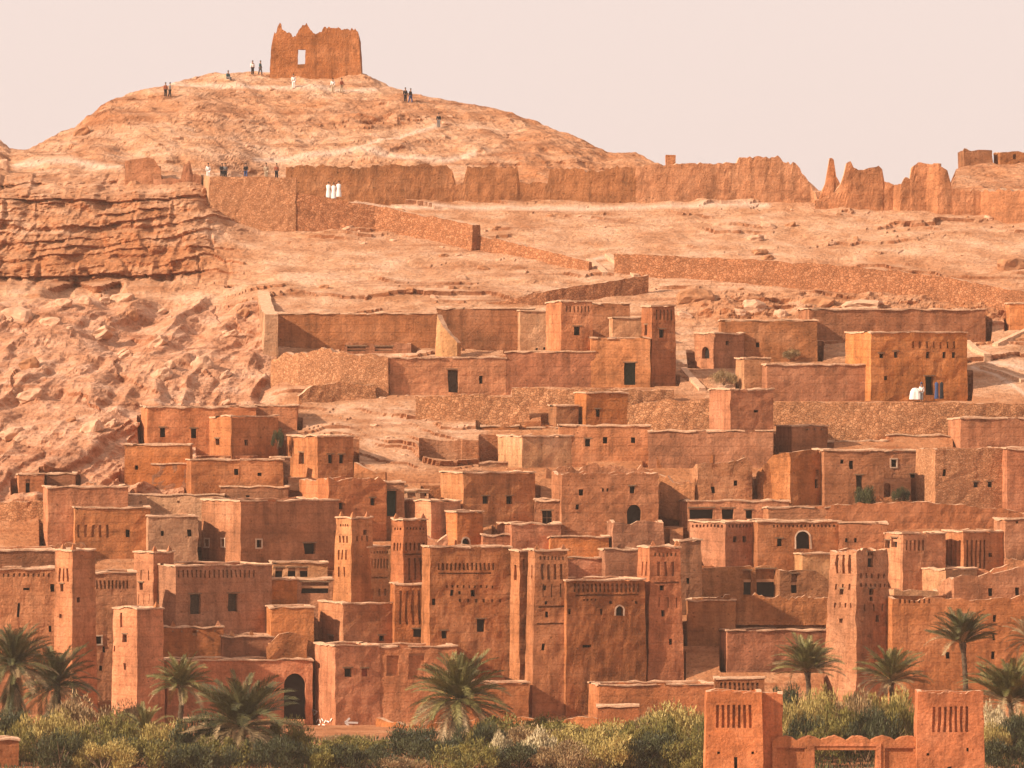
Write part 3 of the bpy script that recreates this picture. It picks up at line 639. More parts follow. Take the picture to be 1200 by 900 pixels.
for a_ in [('ragged wall along the roof edge behind the wide arched-opening block', [(640, 548, 560), (700, 545, 560), (765, 550, 562)], 'e'),
 ('crumbling wall stub between the arched-opening block and the melted ruin', [(772, 556, 585), (795, 566, 590), (814, 560, 592)], 'e'),
 ('broken low wall left of the turret with limewashed arch', [(500, 630, 650), (512, 634, 652), (524, 628, 650)], 'r'),
 ('collapsed wall right of the four-window mud house', [(415, 540, 570), (432, 552, 574), (452, 556, 576)], 'r'),
 ('crumbled yard wall under the two pinhole windows', [(224, 592, 602), (270, 596, 606), (330, 594, 606)], 'p'),
 ('ragged wall above the narrow terrace house left of the smooth corner', [(100, 566, 585), (125, 574, 590), (150, 570, 588)], 'e'),
 ('broken wall stubs below the sunlit annex', [(470, 626, 645), (490, 622, 645), (505, 630, 648)], 'p'),
 ('short ruined wall right of the roof room with water jar', [(752, 652, 684), (760, 662, 684), (770, 655, 684)], 'e'),
 ('tumbled wall between the porch house and tall eroded ruin', [(862, 592, 606), (890, 586, 604), (925, 590, 604)], 'e'),
 ('crumbled parapet beside the fluted tower podium', [(1142, 664, 690), (1160, 668, 690), (1180, 662, 690)], 'r'),
 ('rough wall below the dark block at the right edge', [(1178, 650, 672), (1195, 655, 674), (1212, 652, 674)], 'e'),
 ('tall ragged shard of wall left of the dark cleft', [(864, 542, 592, 535.5), (870, 533, 592, 535), (876, 536, 592, 535), (884, 566, 592, 535)], 'e'),
 ('leaning ragged shard of wall inside the dark cleft', [(888, 562, 600, 532.5), (896, 546, 600, 532), (904, 550, 600, 532), (912, 580, 600, 532)], 'e'),
 ('rounded ruin stub in front of the weathered slim-window house', [(962, 560, 600, 531), (972, 548, 600, 531), (984, 566, 600, 531), (990, 585, 600, 531)], 'e'),
 ('broken wall between the ruin with gaping openings and the sagging rooms', [(812, 700, 712, 510), (850, 696, 712, 510), (905, 700, 712, 510), (970, 698, 712, 510)], 'e'),
 ('eroded wall on the ledge left of the tall pale-cornered block', [(770, 534, 548), (800, 530, 546), (836, 536, 548)], 'r'),
 ('low ruined wall in front of the upper two-window mud house', [(60, 640, 660), (85, 634, 660), (100, 642, 662)], 'e')]:
    run('ruined_wall', a_[0], 'ruin', a_[1], mat=a_[2], jag=.6, thick=.5)
# ---- continuous terrace walls between the rows
run('stone_wall', 'rubble terrace wall with small arched drain under the low house with wooden door', 'stone wall', [(487, 464, 492), (545, 463, 492), (620, 466, 490)], mat='s', cut=True)
run('stone_wall', 'curved rubble bank wall above the pale layered rock', 'stone wall', [(350, 466, 476), (366, 452, 474), (400, 448, 470), (440, 450, 468)], mat='s')
run('stone_wall', 'broken rubble walls climbing under the wide mud enclosure', 'stone wall', [(318, 420, 445), (350, 410, 455), (400, 412, 462), (455, 418, 465)], mat='S', jag=.6)
run('stone_wall', 'low rubble ledge below the house with tall grey wooden door', 'stone wall', [(600, 455, 476), (690, 456, 478), (790, 457, 472)], mat='s', jag=.2)
run('stone_wall', 'stony terrace bank beside the short single-window tower', 'stone wall', [(735, 474, 504), (780, 470, 506), (838, 468, 506)], mat='s', jag=.3, cut=True)
run('stone_wall', 'long stony terrace bank under the house with robes by its door', 'stone wall', [(905, 470, 500), (980, 471, 500), (1060, 472, 500), (1130, 472, 498), (1210, 474, 492)], mat='s', jag=.15, cut=True)
run('stone_wall', 'rough bank below the far left huts', 'stone wall', [(-20, 590, 612), (20, 588, 612), (56, 586, 610)], mat='s', jag=.3)
run('adobe_wall', 'reddish terrace wall on the far left under the smooth pale rock', 'wall', [(-20, 642, 668), (60, 640, 668), (90, 645, 668)], mat='r', jag=.1)
run('adobe_wall', 'low wall linking the limewashed-window house and the slender left tower', 'wall', [(390, 668, 712), (420, 668, 712)], mat='r', jag=.3)
run('adobe_wall', 'ragged wall stub sloping down beside the brown walled yard', 'wall', [(512, 370, 412, 571), (520, 385, 412, 570), (536, 400, 412, 569)], mat='p', jag=.3)
run('adobe_wall', 'terrace wall under the porch house running right', 'wall', [(925, 596, 618, 526), (1000, 590, 618, 526), (1080, 588, 618, 526), (1210, 600, 625, 526)], mat='r', jag=.3)
run('adobe_wall', 'crumbling wall in front of the shaded house with white framed window', 'wall', [(1030, 582, 606, 530), (1060, 584, 606, 530), (1110, 588, 606, 530)], mat='e', jag=.4)
run('adobe_wall', 'broken garden wall at the foot of the terrace front with blind arches', 'wall', [(440, 842, 870, 492), (480, 850, 872, 490), (530, 846, 872, 490), (700, 840, 868, 489)], mat='r', jag=.4)
# ---- stone walls and ramps on the hillside
run('boundary_wall', 'narrow pale wall running straight down the slope at the left end of the upper row', 'wall', [(299, 320, 345, 603), (303, 350, 378, 588), (307, 364, 400, 578), (311, 368, 420, 570)], thick=1.3, mat='p', jag=.15)
run('rampart', 'sunlit short return of the stone bastion', 'rampart', [(232, 204, 240, 625), (246, 207, 251, 617)], mat='p', jag=.1, thick=1)
run('rampart', 'high stone bastion wall below the summit path', 'rampart', [(246, 207, 251, 617), (300, 207, 260, 617), (347, 208, 264, 617)], mat='S', jag=.12, thick=1.2)
run('ramp_wall', 'wide rubble ramp wall descending right from the bastion', 'stone wall', [(347, 226, 264, 617), (380, 231, 264, 617), (440, 241, 271, 617), (500, 253, 282, 614), (554, 263, 294, 609)], mat='h', jag=.18, thick=1.2)
run('stone_wall', 'lower rubble wall continuing from the end of the wide ramp', 'stone wall', [(555, 274, 293, 610), (600, 284, 300, 607), (645, 295, 309, 604), (690, 306, 319, 601)], mat='h', jag=.2)
run('stone_wall', 'very long rubble wall crossing the right half of the slope', 'stone wall', [(720, 297, 317, 600), (800, 301, 322, 598), (900, 305, 330, 595), (1000, 312, 340, 592), (1100, 323, 350, 589), (1215, 345, 366, 584)], mat='h', jag=.2)
run('stone_wall', 'rubble wall rising to a point behind the frieze towers', 'stone wall', [(556, 358, 366, 588), (600, 350, 364, 588), (640, 341, 362, 588), (700, 332, 356, 590), (760, 322, 348, 592)], mat='h', jag=.12)
run('rampart', 'long eroded rampart west part with step down near the walkers', 'rampart', [(335, 195, 238), (360, 193, 238), (430, 196, 238), (440, 192, 238), (520, 194, 236), (530, 202, 236), (534, 214, 236), (543, 215, 236), (547, 195, 236), (606, 194, 236), (609, 213, 236), (642, 213, 236), (645, 198, 236), (665, 196, 236), (690, 200, 238), (745, 194, 238)], mat='e', jag=.3, thick=1)
run('rampart', 'long eroded rampart east part ending in a slope', 'rampart', [(745, 194, 238), (790, 191, 238), (860, 191, 236), (866, 184, 236), (914, 183, 236), (918, 188, 236), (932, 190, 236), (940, 200, 236), (950, 216, 236), (958, 230, 238), (965, 234, 240)], mat='e', jag=.25, thick=1)
run('rampart', 'jagged ruined wall remains on the right skyline', 'ruin', [(955, 234, 243, 626), (978, 224, 243, 626), (985, 214, 243, 626), (989, 203, 243, 626), (992, 187, 243, 626), (997, 188, 243, 626), (1003, 198, 243, 626), (1012, 200, 243, 626), (1018, 195, 243, 626), (1030, 193, 244, 626), (1034, 197, 244, 626), (1036, 212, 244, 626), (1047, 217, 244, 626), (1056, 215, 244, 625), (1061, 206, 245, 625), (1066, 207, 245, 625), (1068, 194, 245, 625), (1076, 189, 246, 625), (1086, 190, 247, 625), (1100, 191, 248, 624), (1110, 200, 248, 624), (1116, 220, 248, 624), (1150, 222, 246, 624), (1175, 222, 256, 621), (1215, 224, 262, 619)], mat='e', jag=.35, thick=1)
run('ruined_pinnacle', 'thin ruined spire standing alone on the right skyline', 'ruin', [(960, 230, 243, 628), (967, 212, 243, 628), (972, 185, 243, 628), (977, 186, 243, 628), (980, 206, 243, 628), (988, 222, 243, 628)], mat='e', jag=.15, thick=1.2, jam=.12)
run('ruined_wall', 'low broken wall left of the stone bastion', 'ruin', [(180, 209, 228, 621), (212, 207, 229, 621), (215, 190, 229, 621), (222, 188, 229, 621), (226, 204, 230, 621), (236, 206, 232, 621)], mat='e', jag=.3)
B('ruined_tower', 'squat ruined block on the left shoulder of the hill', 'ruin', 147, 148, 189, 186, 213, dep=3, mat='e', cope=False, jam=.2, cut=False, d=622, roofdrop=.8, foot=4, prof=((140, 196), (150, 186), (184, 185), (192, 210)))
B('ruined_tower', 'far ruined hut on the right skyline', 'ruin', 1128, 1130, 1163, 176, 196, dep=3, mat='e', cope=False, jam=.15, cut=False, d=668, roofdrop=.8, jag=.3, foot=2)
B('ruined_tower', 'far ruined hut with one opening cut by the right edge', 'ruin', 1170, 1172, 1215, 178, 196, dep=3, mat='e', cope=False, jam=.15, cut=False, d=668, roofdrop=.8, jag=.3, win=((1189, 184, 4, 6),), foot=2)
B('ruined_tower', 'tiny square turret behind the east rampart', 'ruin', 780, 781, 792, 182, 198, dep=1.2, mat='e', cope=False, jam=.1, cut=False, d=640, foot=2)
# ---- foreground gate
GD = 425
B('gate_tower', 'left orange tower of the foreground gate with comb-like slot frieze', 'gate tower', 828, 829, 893, 811, 918, dep=3.4, d=GD, mat='g', taper=.02, cope=False, jag=.25, jam=.08, foot=.5, slots=((838, 882, 826, 853, 7, .5),), win=((862, 895, 4, 16), (843, 882, 3, 3), (881, 882, 3, 3)))
B('gate_tower', 'recessed right shoulder of the left gate tower', 'gate tower', 893.5, 893.5, 917, 812, 918, dep=2, d=GD+1.3, mat='g', cope=False, jag=.25, foot=.5)
B('gate_tower', 'right orange tower of the foreground gate with comb-like slot frieze', 'gate tower', 1076, 1077, 1152, 812, 918, dep=3.4, d=GD, mat='g', taper=.02, cope=False, jag=.25, foot=.5, slots=((1091, 1136, 828, 858, 7, .5),), win=((1112, 905, 5, 14), (1133, 878, 3, 4), (1088, 884, 3, 3)))
B('roof_kiosk', 'crenellated clay parapet behind the left gate tower', 'parapet', 838, 839, 896, 796, 822, dep=2, d=436, mat='b', foot=8, slots=((843, 890, 800, 812, 9, .5),), win=())
def scallop(x0, x1, base, amp, n):
    out = []
    for i in range(n*6+1):
        t = i/(n*6); k = (t*n) % 1
        out.append((x0+(x1-x0)*t, base - amp*math.sin(math.pi*k)**.7 if 0 < k < 1 else base))
    return out
# ================================================================ TERRAIN
def _hash(ix, iy, iz):
    h = (ix*374761393 + iy*668265263 + iz*2147483647) & 0xffffffff
    h = ((h ^ (h >> 13)) * 1274126177) & 0xffffffff
    h = h ^ (h >> 16)
    return (h & 0xffffff) / 0xffffff
def vnoise(x, y, z):
    x, y, z = np.broadcast_arrays(x, y, z)
    ix = np.floor(x).astype(np.int64); iy = np.floor(y).astype(np.int64); iz = np.floor(z).astype(np.int64)
    fx, fy, fz = x-ix, y-iy, z-iz
    fx = fx*fx*(3-2*fx); fy = fy*fy*(3-2*fy); fz = fz*fz*(3-2*fz)
    r = 0
    for a in (0, 1):
        for b in (0, 1):
            for c in (0, 1):
                r = r + _hash(ix+a, iy+b, iz+c)*(fx if a else 1-fx)*(fy if b else 1-fy)*(fz if c else 1-fz)
    return r*2-1
def fbm(x, y, z, o=5, g=.5, l=2.03):
    r = 0; a = 1; t = 0
    for i in range(o):
        r = r + a*vnoise(x+i*17.3, y+i*7.1, z+i*3.7); t += a; a *= g; x = x*l; y = y*l; z = z*l
    return r/t
def ridged(x, y, z, o=4):
    r = 0; a = 1; t = 0
    for i in range(o):
        r = r + a*(1-np.abs(vnoise(x+i*9.3, y+i*5.1, z+i*2.7)*1.6)); t += a; a *= .5; x = x*2.1; y = y*2.1; z = z*2.1
    return r/t

UX = np.concatenate([np.linspace(-900, -40, 60), np.arange(-36, 1238, 1.7), np.linspace(1245, 2100, 60)])
YS = np.concatenate([np.arange(848, 620, -2.6), np.arange(620, 236, -1.25)])       # rows below the rampart
NR2 = 150                                                                           # rows from rampart to crest
CX = [-900, -300, -30, 0, 12, 30, 60, 100, 130, 165, 200, 235, 265, 300, 420, 440, 475, 520, 580, 630, 680, 710, 745, 765, 800, 950, 1110, 1120, 1150, 1200, 1300, 2100]
CY = [230, 190, 164, 164, 176, 175, 162, 142, 118, 106, 100, 92, 86, 84, 90, 97, 110, 121, 129, 143, 163, 178, 182, 192, 205, 226, 226, 200, 193, 193, 200, 235]
def terrain():
    U = UX[None, :]
    k = sstep(215, 330, U)
    rows_y, rows_d = [], []
    Y1 = YS[:, None] + 0*U
    D1 = np.interp(YS, LY, LD)[:, None]*(1-k) + np.interp(YS, RY, RD)[:, None]*k
    yc = np.interp(UX, CX, CY)[None, :]
    y0 = YS[-1]; d0 = D1[-1:]
    t = (np.arange(1, NR2+1)/NR2)[:, None]
    yc = np.minimum(yc, y0-3)
    Y2 = y0 + (yc-y0)*(1-(1-t)**1.35)
    D2 = d0 + (641 + (236-yc)*.33 - d0)*t
    # behind the crest
    tb = (np.arange(1, 26)/25)[:, None]
    zc = (450-Y2[-1:])*D2[-1:]/F
    Db = D2[-1:] + 160*tb; Zb = zc - (zc+35)*tb**1.4
    Yb = 450 - Zb*F/Db
    # plain in front
    df = np.linspace(372, 499, 26)[:, None] + 0*U
    Yf = 450 - ZG*F/df
    Y = np.vstack([Yf, Y1, Y2, Yb]); D = np.vstack([df, D1, D2, Db])
    X = (U-600)*D/F; Z = (450-Y)*D/F
    Uf = U + 0*Y
    # region masks
    inframe = sstep(500, 506, D)
    hill = sstep(620, 560, Y) ; vill = 1-np.maximum(sstep(480, 440, Y), sstep(330, 250, Uf)*sstep(610, 560, Y))
    cliff = sstep(305, 195, Uf+18*vnoise(X*.2, D*0, Z*.2))*sstep(200, 215, Y)*sstep(350, 335, Y)
    slab = sstep(350, 300, Uf)*sstep(345, 365, Y)*sstep(620, 590, Y)
    top = sstep(238, 225, Y)
    # ledges: beds that protrude at their upper edge and step back above it
    def saw(t): return t-np.floor(t)
    warp = fbm(X*.035, D*.04, Z*.05, 4)*5.5 + fbm(X*.3, D*.3, Z*.3, 3)*.7
    tb1 = (Z+warp)*.42; pres = np.clip(fbm(X*.07+4, D*.05, np.floor(tb1)*3.1, 3)*3-.25, 0, 1)
    bed2 = (1-saw(tb1))**1.5*pres
    tb3 = (Z+warp*.8)*1.15+.3; pres3 = np.clip(fbm(X*.12+4, D*.1, np.floor(tb3)*2.1, 3)*3, 0, 1)
    bed3 = (1-saw(tb3))**1.5*pres3
    flute = ridged(X*.22+fbm(X*.1, Z*.1, 0*X, 2), D*.03, Z*.05, 4)
    frac = fbm(X*.22, D*.22, Z*.3, 6, .55)
    lump = fbm(X*.45, D*.4, Z*.55, 5, .55)
    # tilted slabs dipping to the lower left
    wa = fbm(X*.06+3, D*.06, Z*.06, 4)*.9 + fbm(X*.3, D*.2, Z*.3, 3)*.15
    wa = wa + fbm(X*.14, D*.1, Z*.14+7, 3)*.22
    a = (X*.76 - Z*.65)*.27 + wa; c = (X*.65 + Z*.76)*.19 + wa*.9
    ia = np.floor(a); sa = a-ia; c2 = c + _hash(ia.astype(np.int64), 3, 5)*9; ic = np.floor(c2); sc_ = c2-ic
    hh = _hash(ia.astype(np.int64), ic.astype(np.int64), 11)
    a2 = a*2.3+.4; ia2 = np.floor(a2); c3 = c*3.1 + _hash(ia2.astype(np.int64), 8, 1)*5; h2 = _hash(ia2.astype(np.int64), np.floor(c3).astype(np.int64), 4)
    edge = np.minimum(sa, 1-sa)*2
    pr_ = np.clip(hh*1.6-.3, 0, 1)
    ra = (X*.77 - Z*.64)*.21 + wa*.5; rc_ = (X*.64 + Z*.77)*.05 + wa*.25
    slabd = 3.4*ridged(ra, rc_, D*.02, 2)**1.0 + .9*ridged(ra*2.6+5, rc_*3.5, D*.05, 3) + .7*hh*sstep(0, .35, edge) + .6*frac + 1.0*lump
    disp = (1-vill)*((.60*frac+.40*lump)*(1-slab) + (.85*bed2+.55*bed3)*(1-top*.75)*(1-slab))
    disp += cliff*(1.0*(1-saw((Z+warp*.35)*.12+.62))**1.5 + .25*bed2 + .15*bed3 + 1.9*flute + .8*frac + 1.1*lump)
    bx = X*.24 + fbm(X*.1, D*0, Z*.1, 2)*.8; bz = (Z+warp*.3)*.30; ibx = np.floor(bx + _hash(np.floor(bz).astype(np.int64), 2, 2)*5); fbx = np.abs((bx + _hash(np.floor(bz).astype(np.int64), 2, 2)*5)-ibx-.5)*2; fbz = np.abs(bz-np.floor(bz)-.5)*2
    blk = _hash(ibx.astype(np.int64), np.floor(bz).astype(np.int64), 7)*sstep(1, .8, fbx)*sstep(1, .75, fbz)
    disp += cliff*1.0*blk
    disp += slab*(slabd-2.2)
    disp += top*(1.3*fbm(X*.1, D*.1, Z*.15, 5) + .9*ridged(X*.16+D*.05, D*.02, Z*.03, 4) + .6*frac + .35*lump)
    lay = sstep(330, 350, Uf)*sstep(580, 560, Uf)*sstep(462, 475, Y)*sstep(560, 545, Y)
    disp += lay*((.75*(1-saw(tb1))**1.4+.45*(1-saw(tb3))**1.4)*np.clip(.6+fbm(X*.15,D*.1,Z*.1,3)*2,0,1) + .4*frac)
    # rocky ledges below the long rubble wall and at the summit band
    led = sstep(338, 350, Y)*sstep(392, 370, Y)*sstep(780, 830, Uf)
    disp += led*(1.6*ridged(X*.28, D*.2, Z*.9, 4) - .4 + .6*lump)
    disp += sstep(135, 140, Y)*sstep(152, 146, Y)*sstep(150, 230, Uf)*sstep(560, 480, Uf)*(1.0*ridged(X*.2, 1+0*D, Z*.9, 4)-.3)
    disp -= 3.2*sstep(45, 70, Uf)*sstep(150, 138, Uf)*sstep(334, 337, Y+4*vnoise(X*.4, D*0, Z*0))*sstep(352, 347, Y)
    disp += vill*.16*frac
    disp *= inframe*np.where(D > D2[-1:]+1, .3, 1)
    # terraces under buildings
    Zc = Z.copy(); cutm = np.zeros_like(Z)
    for (l, r, da, db, zb) in CUTS:
        m = (Uf > l-2) & (Uf < r+2) & (D > da) & (D < db) & (Zc > zb)
        Zc[m] = zb; cutm[m] = 1
    disp = disp*(1-cutm)
    Z = Zc
    X2 = X + 0; D2_ = D - disp*.82; Z2 = Z + disp*.45*(1-cliff*.8)
    # keep the outline of the crest
    me = bpy.data.meshes.new('hillside')
    nr, nc = Z.shape
    co = np.stack([X2, D2_, Z2], -1).reshape(-1, 3).astype(np.float32)
    idx = np.arange(nr*nc).reshape(nr, nc)
    q = np.stack([idx[:-1, :-1], idx[:-1, 1:], idx[1:, 1:], idx[1:, :-1]], -1).reshape(-1, 4)
    me.vertices.add(len(co)); me.vertices.foreach_set('co', co.ravel())
    me.loops.add(q.size); me.loops.foreach_set('vertex_index', q.ravel().astype(np.int32))
    me.polygons.add(len(q)); me.polygons.foreach_set('loop_start', np.arange(0, q.size, 4, dtype=np.int32))
    me.polygons.foreach_set('use_smooth', np.zeros(len(q), dtype=bool))
    me.update(calc_edges=True)
    # ground tones: sand 0, orange earth 1 ; pinkness ; path
    tone = .18 + cliff*.38 + vill*.85*sstep(440, 470, Y)*(1-lay) + .35*fbm(X*.06, D*.06, Z*.1, 4) + 0*Z
    tone += .55*np.clip(fbm(X*.12+8, D*.1, Z*.45, 5)*2.2, 0, 1)*(1-vill)
    tone += top*sstep(560, 620, Uf)*.5 + top*sstep(200, 120, Uf)*.1 + led*.5
    tone += sstep(180, 185, Y)*sstep(118, 128, Y)*0 + top*(.35*sstep(112, 120, Y)*sstep(150, 140, Y))
    pink = slab*.75 + .0*Z
    def line(pts, wd):
        m = np.full(Z.shape, 1e9)
        for (x0, y0_), (x1, y1_) in zip(pts, pts[1:]):
            vx, vy = x1-x0, y1_-y0_; L2 = vx*vx+vy*vy
            tt = np.clip(((Uf-x0)*vx+(Y-y0_)*vy)/L2, 0, 1)
            m = np.minimum(m, np.hypot(Uf-x0-tt*vx, (Y-y0_-tt*vy)*1.3))
        return np.clip(1-m/wd, 0, 1)
    path = np.maximum.reduce([line([(514, 150), (480, 158), (440, 170), (410, 180)], 5), line([(555, 182), (520, 190), (480, 187), (420, 178), (360, 185), (300, 190)], 6),
        line([(745, 326), (712, 300), (690, 304)], 4), line([(1130, 402), (1160, 425), (1200, 432)], 4), line([(1140, 430), (1170, 440), (1200, 462)], 4),
        line([(160, 100), (250, 100), (330, 105), (440, 108)], 5), line([(20, 195), (80, 192), (140, 200)], 8), line([(350, 240), (520, 243), (700, 245), (900, 240)], 6)])
    for nm, arr in (('tone', tone), ('pink', pink), ('path', path)):
        at = me.attributes.new(nm, 'FLOAT', 'POINT'); at.data.foreach_set('value', np.clip(arr, 0, 1.5).astype(np.float32).ravel())
    m, t, b = newmat('hillside_earth')
    def attr(n): a_ = t.nodes.new('ShaderNodeAttribute'); a_.attribute_name = n; return a_.outputs['Fac']
    n1 = noi(t, (.22, .22, .5), 1, 10, .72, 0); n2 = noi(t, (2.6, 2.6, 3.4), 1, 8, .72); n3 = noi(t, (.05, .05, 1.4), 1, 6, .6, .6)
    sandy = ramp(t, n1, [(.36, (.41, .20, .10)), (.5, (.54, .315, .19)), (.62, (.64, .42, .285))])
    earth = ramp(t, n1, [(.36, (.31, .125, .053)), (.52, (.41, .18, .082)), (.64, (.49, .26, .14))])
    pk = ramp(t, n1, [(.36, (.38, .17, .088)), (.5, (.51, .26, .155)), (.62, (.61, .37, .25))])
    col = mix(t, attr('tone'), sandy, earth); 
    pf = attr('pink'); col = mix(t, pf, col, pk)
    # steeper faces carry less pale dust
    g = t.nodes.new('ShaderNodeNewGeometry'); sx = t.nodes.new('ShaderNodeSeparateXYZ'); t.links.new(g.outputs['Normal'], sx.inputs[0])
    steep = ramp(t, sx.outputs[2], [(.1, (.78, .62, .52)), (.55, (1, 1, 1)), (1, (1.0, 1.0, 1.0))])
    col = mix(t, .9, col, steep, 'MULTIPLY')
    col = mix(t, .8, col, ramp(t, n3, [(.34, (.70, .56, .48)), (.44, g3(1)), (.7, g3(1.12))]), 'MULTIPLY')
    col = mix(t, 1, col, ramp(t, n2, [(.30, g3(.5)), (.45, g3(.95)), (.70, g3(1.3))]), 'MULTIPLY')
    
    col = mix(t, attr('path'), col, (.66, .48, .36))
    # pebbles and stones
    v = N(t, 'ShaderNodeTexVoronoi', Scale=1.0); t.links.new(mapped(t, (1.4, 1.4, 2.0)), v.inputs['Vector'])
    dots = ramp(t, v.outputs['Distance'], [(0, g3(.55)), (.12, g3(.62)), (.2, g3(1))])
    col = mix(t, .55, col, dots, 'MULTIPLY')
    col = mix(t, 1, col, (1.0, .94, .90), 'MULTIPLY'); col = mix(t, 1, col, g3(1.0), 'MULTIPLY')
    t.links.new(col, b.inputs['Base Color']); bump(t, b, mix(t, .35, n2, n3), 1.0, .55)
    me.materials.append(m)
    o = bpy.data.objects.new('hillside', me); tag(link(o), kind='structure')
    bv = BVHTree.FromPolygons([tuple(p) for p in co.tolist()], q.tolist())
    return o, bv
hill_o, BV = terrain()
def hit(x, y, strict=False):
    """point where the line of sight through photo point (x, y) meets the slope"""
    dr = Vector(((x-600)/F, 1, (450-y)/F)).normalized()
    h = BV.ray_cast(Vector((0, 0, 0)), dr)
    if h[0] is None and strict: return None
    return h[0] if h[0] else pt(x, y, depth_at(x, y))
def ground_z(x, y):
    h = BV.ray_cast(Vector((x, y, 200)), Vector((0, 0, -1)))
    return h[0].z if h[0] else ZG
gm = MB(); gm.poly([(-1500, -60, ZG-.6), (1500, -60, ZG-.6), (1500, 2200, ZG-.6), (-1500, 2200, ZG-.6)])
go = gm.build('ground', plain('dry_ground', (.45, .25, .14), .3, .2), None, Vector((0, 0, ZG-.6))); tag(go, kind='structure')
hz = MB(); hz.box(-1510, -70, ZG-38, 1510, 2210, 62); hzm = bpy.data.materials.new('warm_haze'); hzm.use_nodes = True
ht = hzm.node_tree; ht.nodes.clear(); ho = ht.nodes.new('ShaderNodeOutputMaterial'); hv = ht.nodes.new('ShaderNodeVolumePrincipled')
hv.inputs['Color'].default_value = (.97, .80, .68, 1); hv.inputs['Density'].default_value = HAZE; hv.inputs['Anisotropy'].default_value = .2
ht.links.new(hv.outputs[0], ho.inputs['Volume'])
if HAZE: tag(hz.build('haze', hzm, None, Vector((0, 0, 0))), kind='stuff')

# ================================================================ extras hung on some buildings
def strokes(root, org, segs, u_of, name, label, wd):
    m = MB()
    for (x0, y0, x1, y1) in segs:
        a = u_of(x0, y0); b = u_of(x1, y1); v = (b-a); L = v.length
        if L < 1e-3: continue
        v.normalize(); nrm_ = u_of.n; s = v.cross(nrm_).normalized()*wd
        c = (a+b)/2
        m.obox(c, v*(L/2), s, nrm_*.012)
    o = m.build(name, WHITE, root, org); o['label'] = label
def arrow_extra(root, org, g, to_face, cor, nrm):
    def on(x, y):
        t_ = g.tf(x); p = g.P0 + g.e1*t_; z = (450-y)*p.y/F
        return Vector((p.x, p.y, z)) - g.e2*(g.taper*max(0, g.zt-z) + .11)
    on.n = -g.e2
    strokes(root, org, [(404, 846.5, 419, 847), (404, 846.5, 409.5, 841.5), (404, 846.5, 409.5, 851.5)], on, 'painted_arrow', 'white painted arrow pointing left', .085)
    def onl(x, y):
        t_ = g.tl(x); p = g.P0 + g.e2*t_; z = (450-y)*p.y/F
        return Vector((p.x, p.y, z)) - g.e1*(g.taper*max(0, g.zt-z) + .10)
    onl.n = -g.e1
    strokes(root, org, [(367, 828, 369, 838), (369, 832, 373, 834), (369, 838, 372, 835), (372, 846, 374, 843), (376, 843, 377, 847), (378, 842, 380, 845), (381, 847, 383, 844), (384, 845, 387, 846), (388, 845, 390, 842), (373, 850, 376, 849), (379, 849, 382, 850)], onl, 'graffiti', 'smudged white illegible graffiti daubs', .06)
EXTRA = {'arrow': arrow_extra}
for q in QUEUE:
    if q.get('kind') == 'run': do_run(q)
    else:
        q['extra'] = EXTRA.get(q['extra'])
        do_building(q)

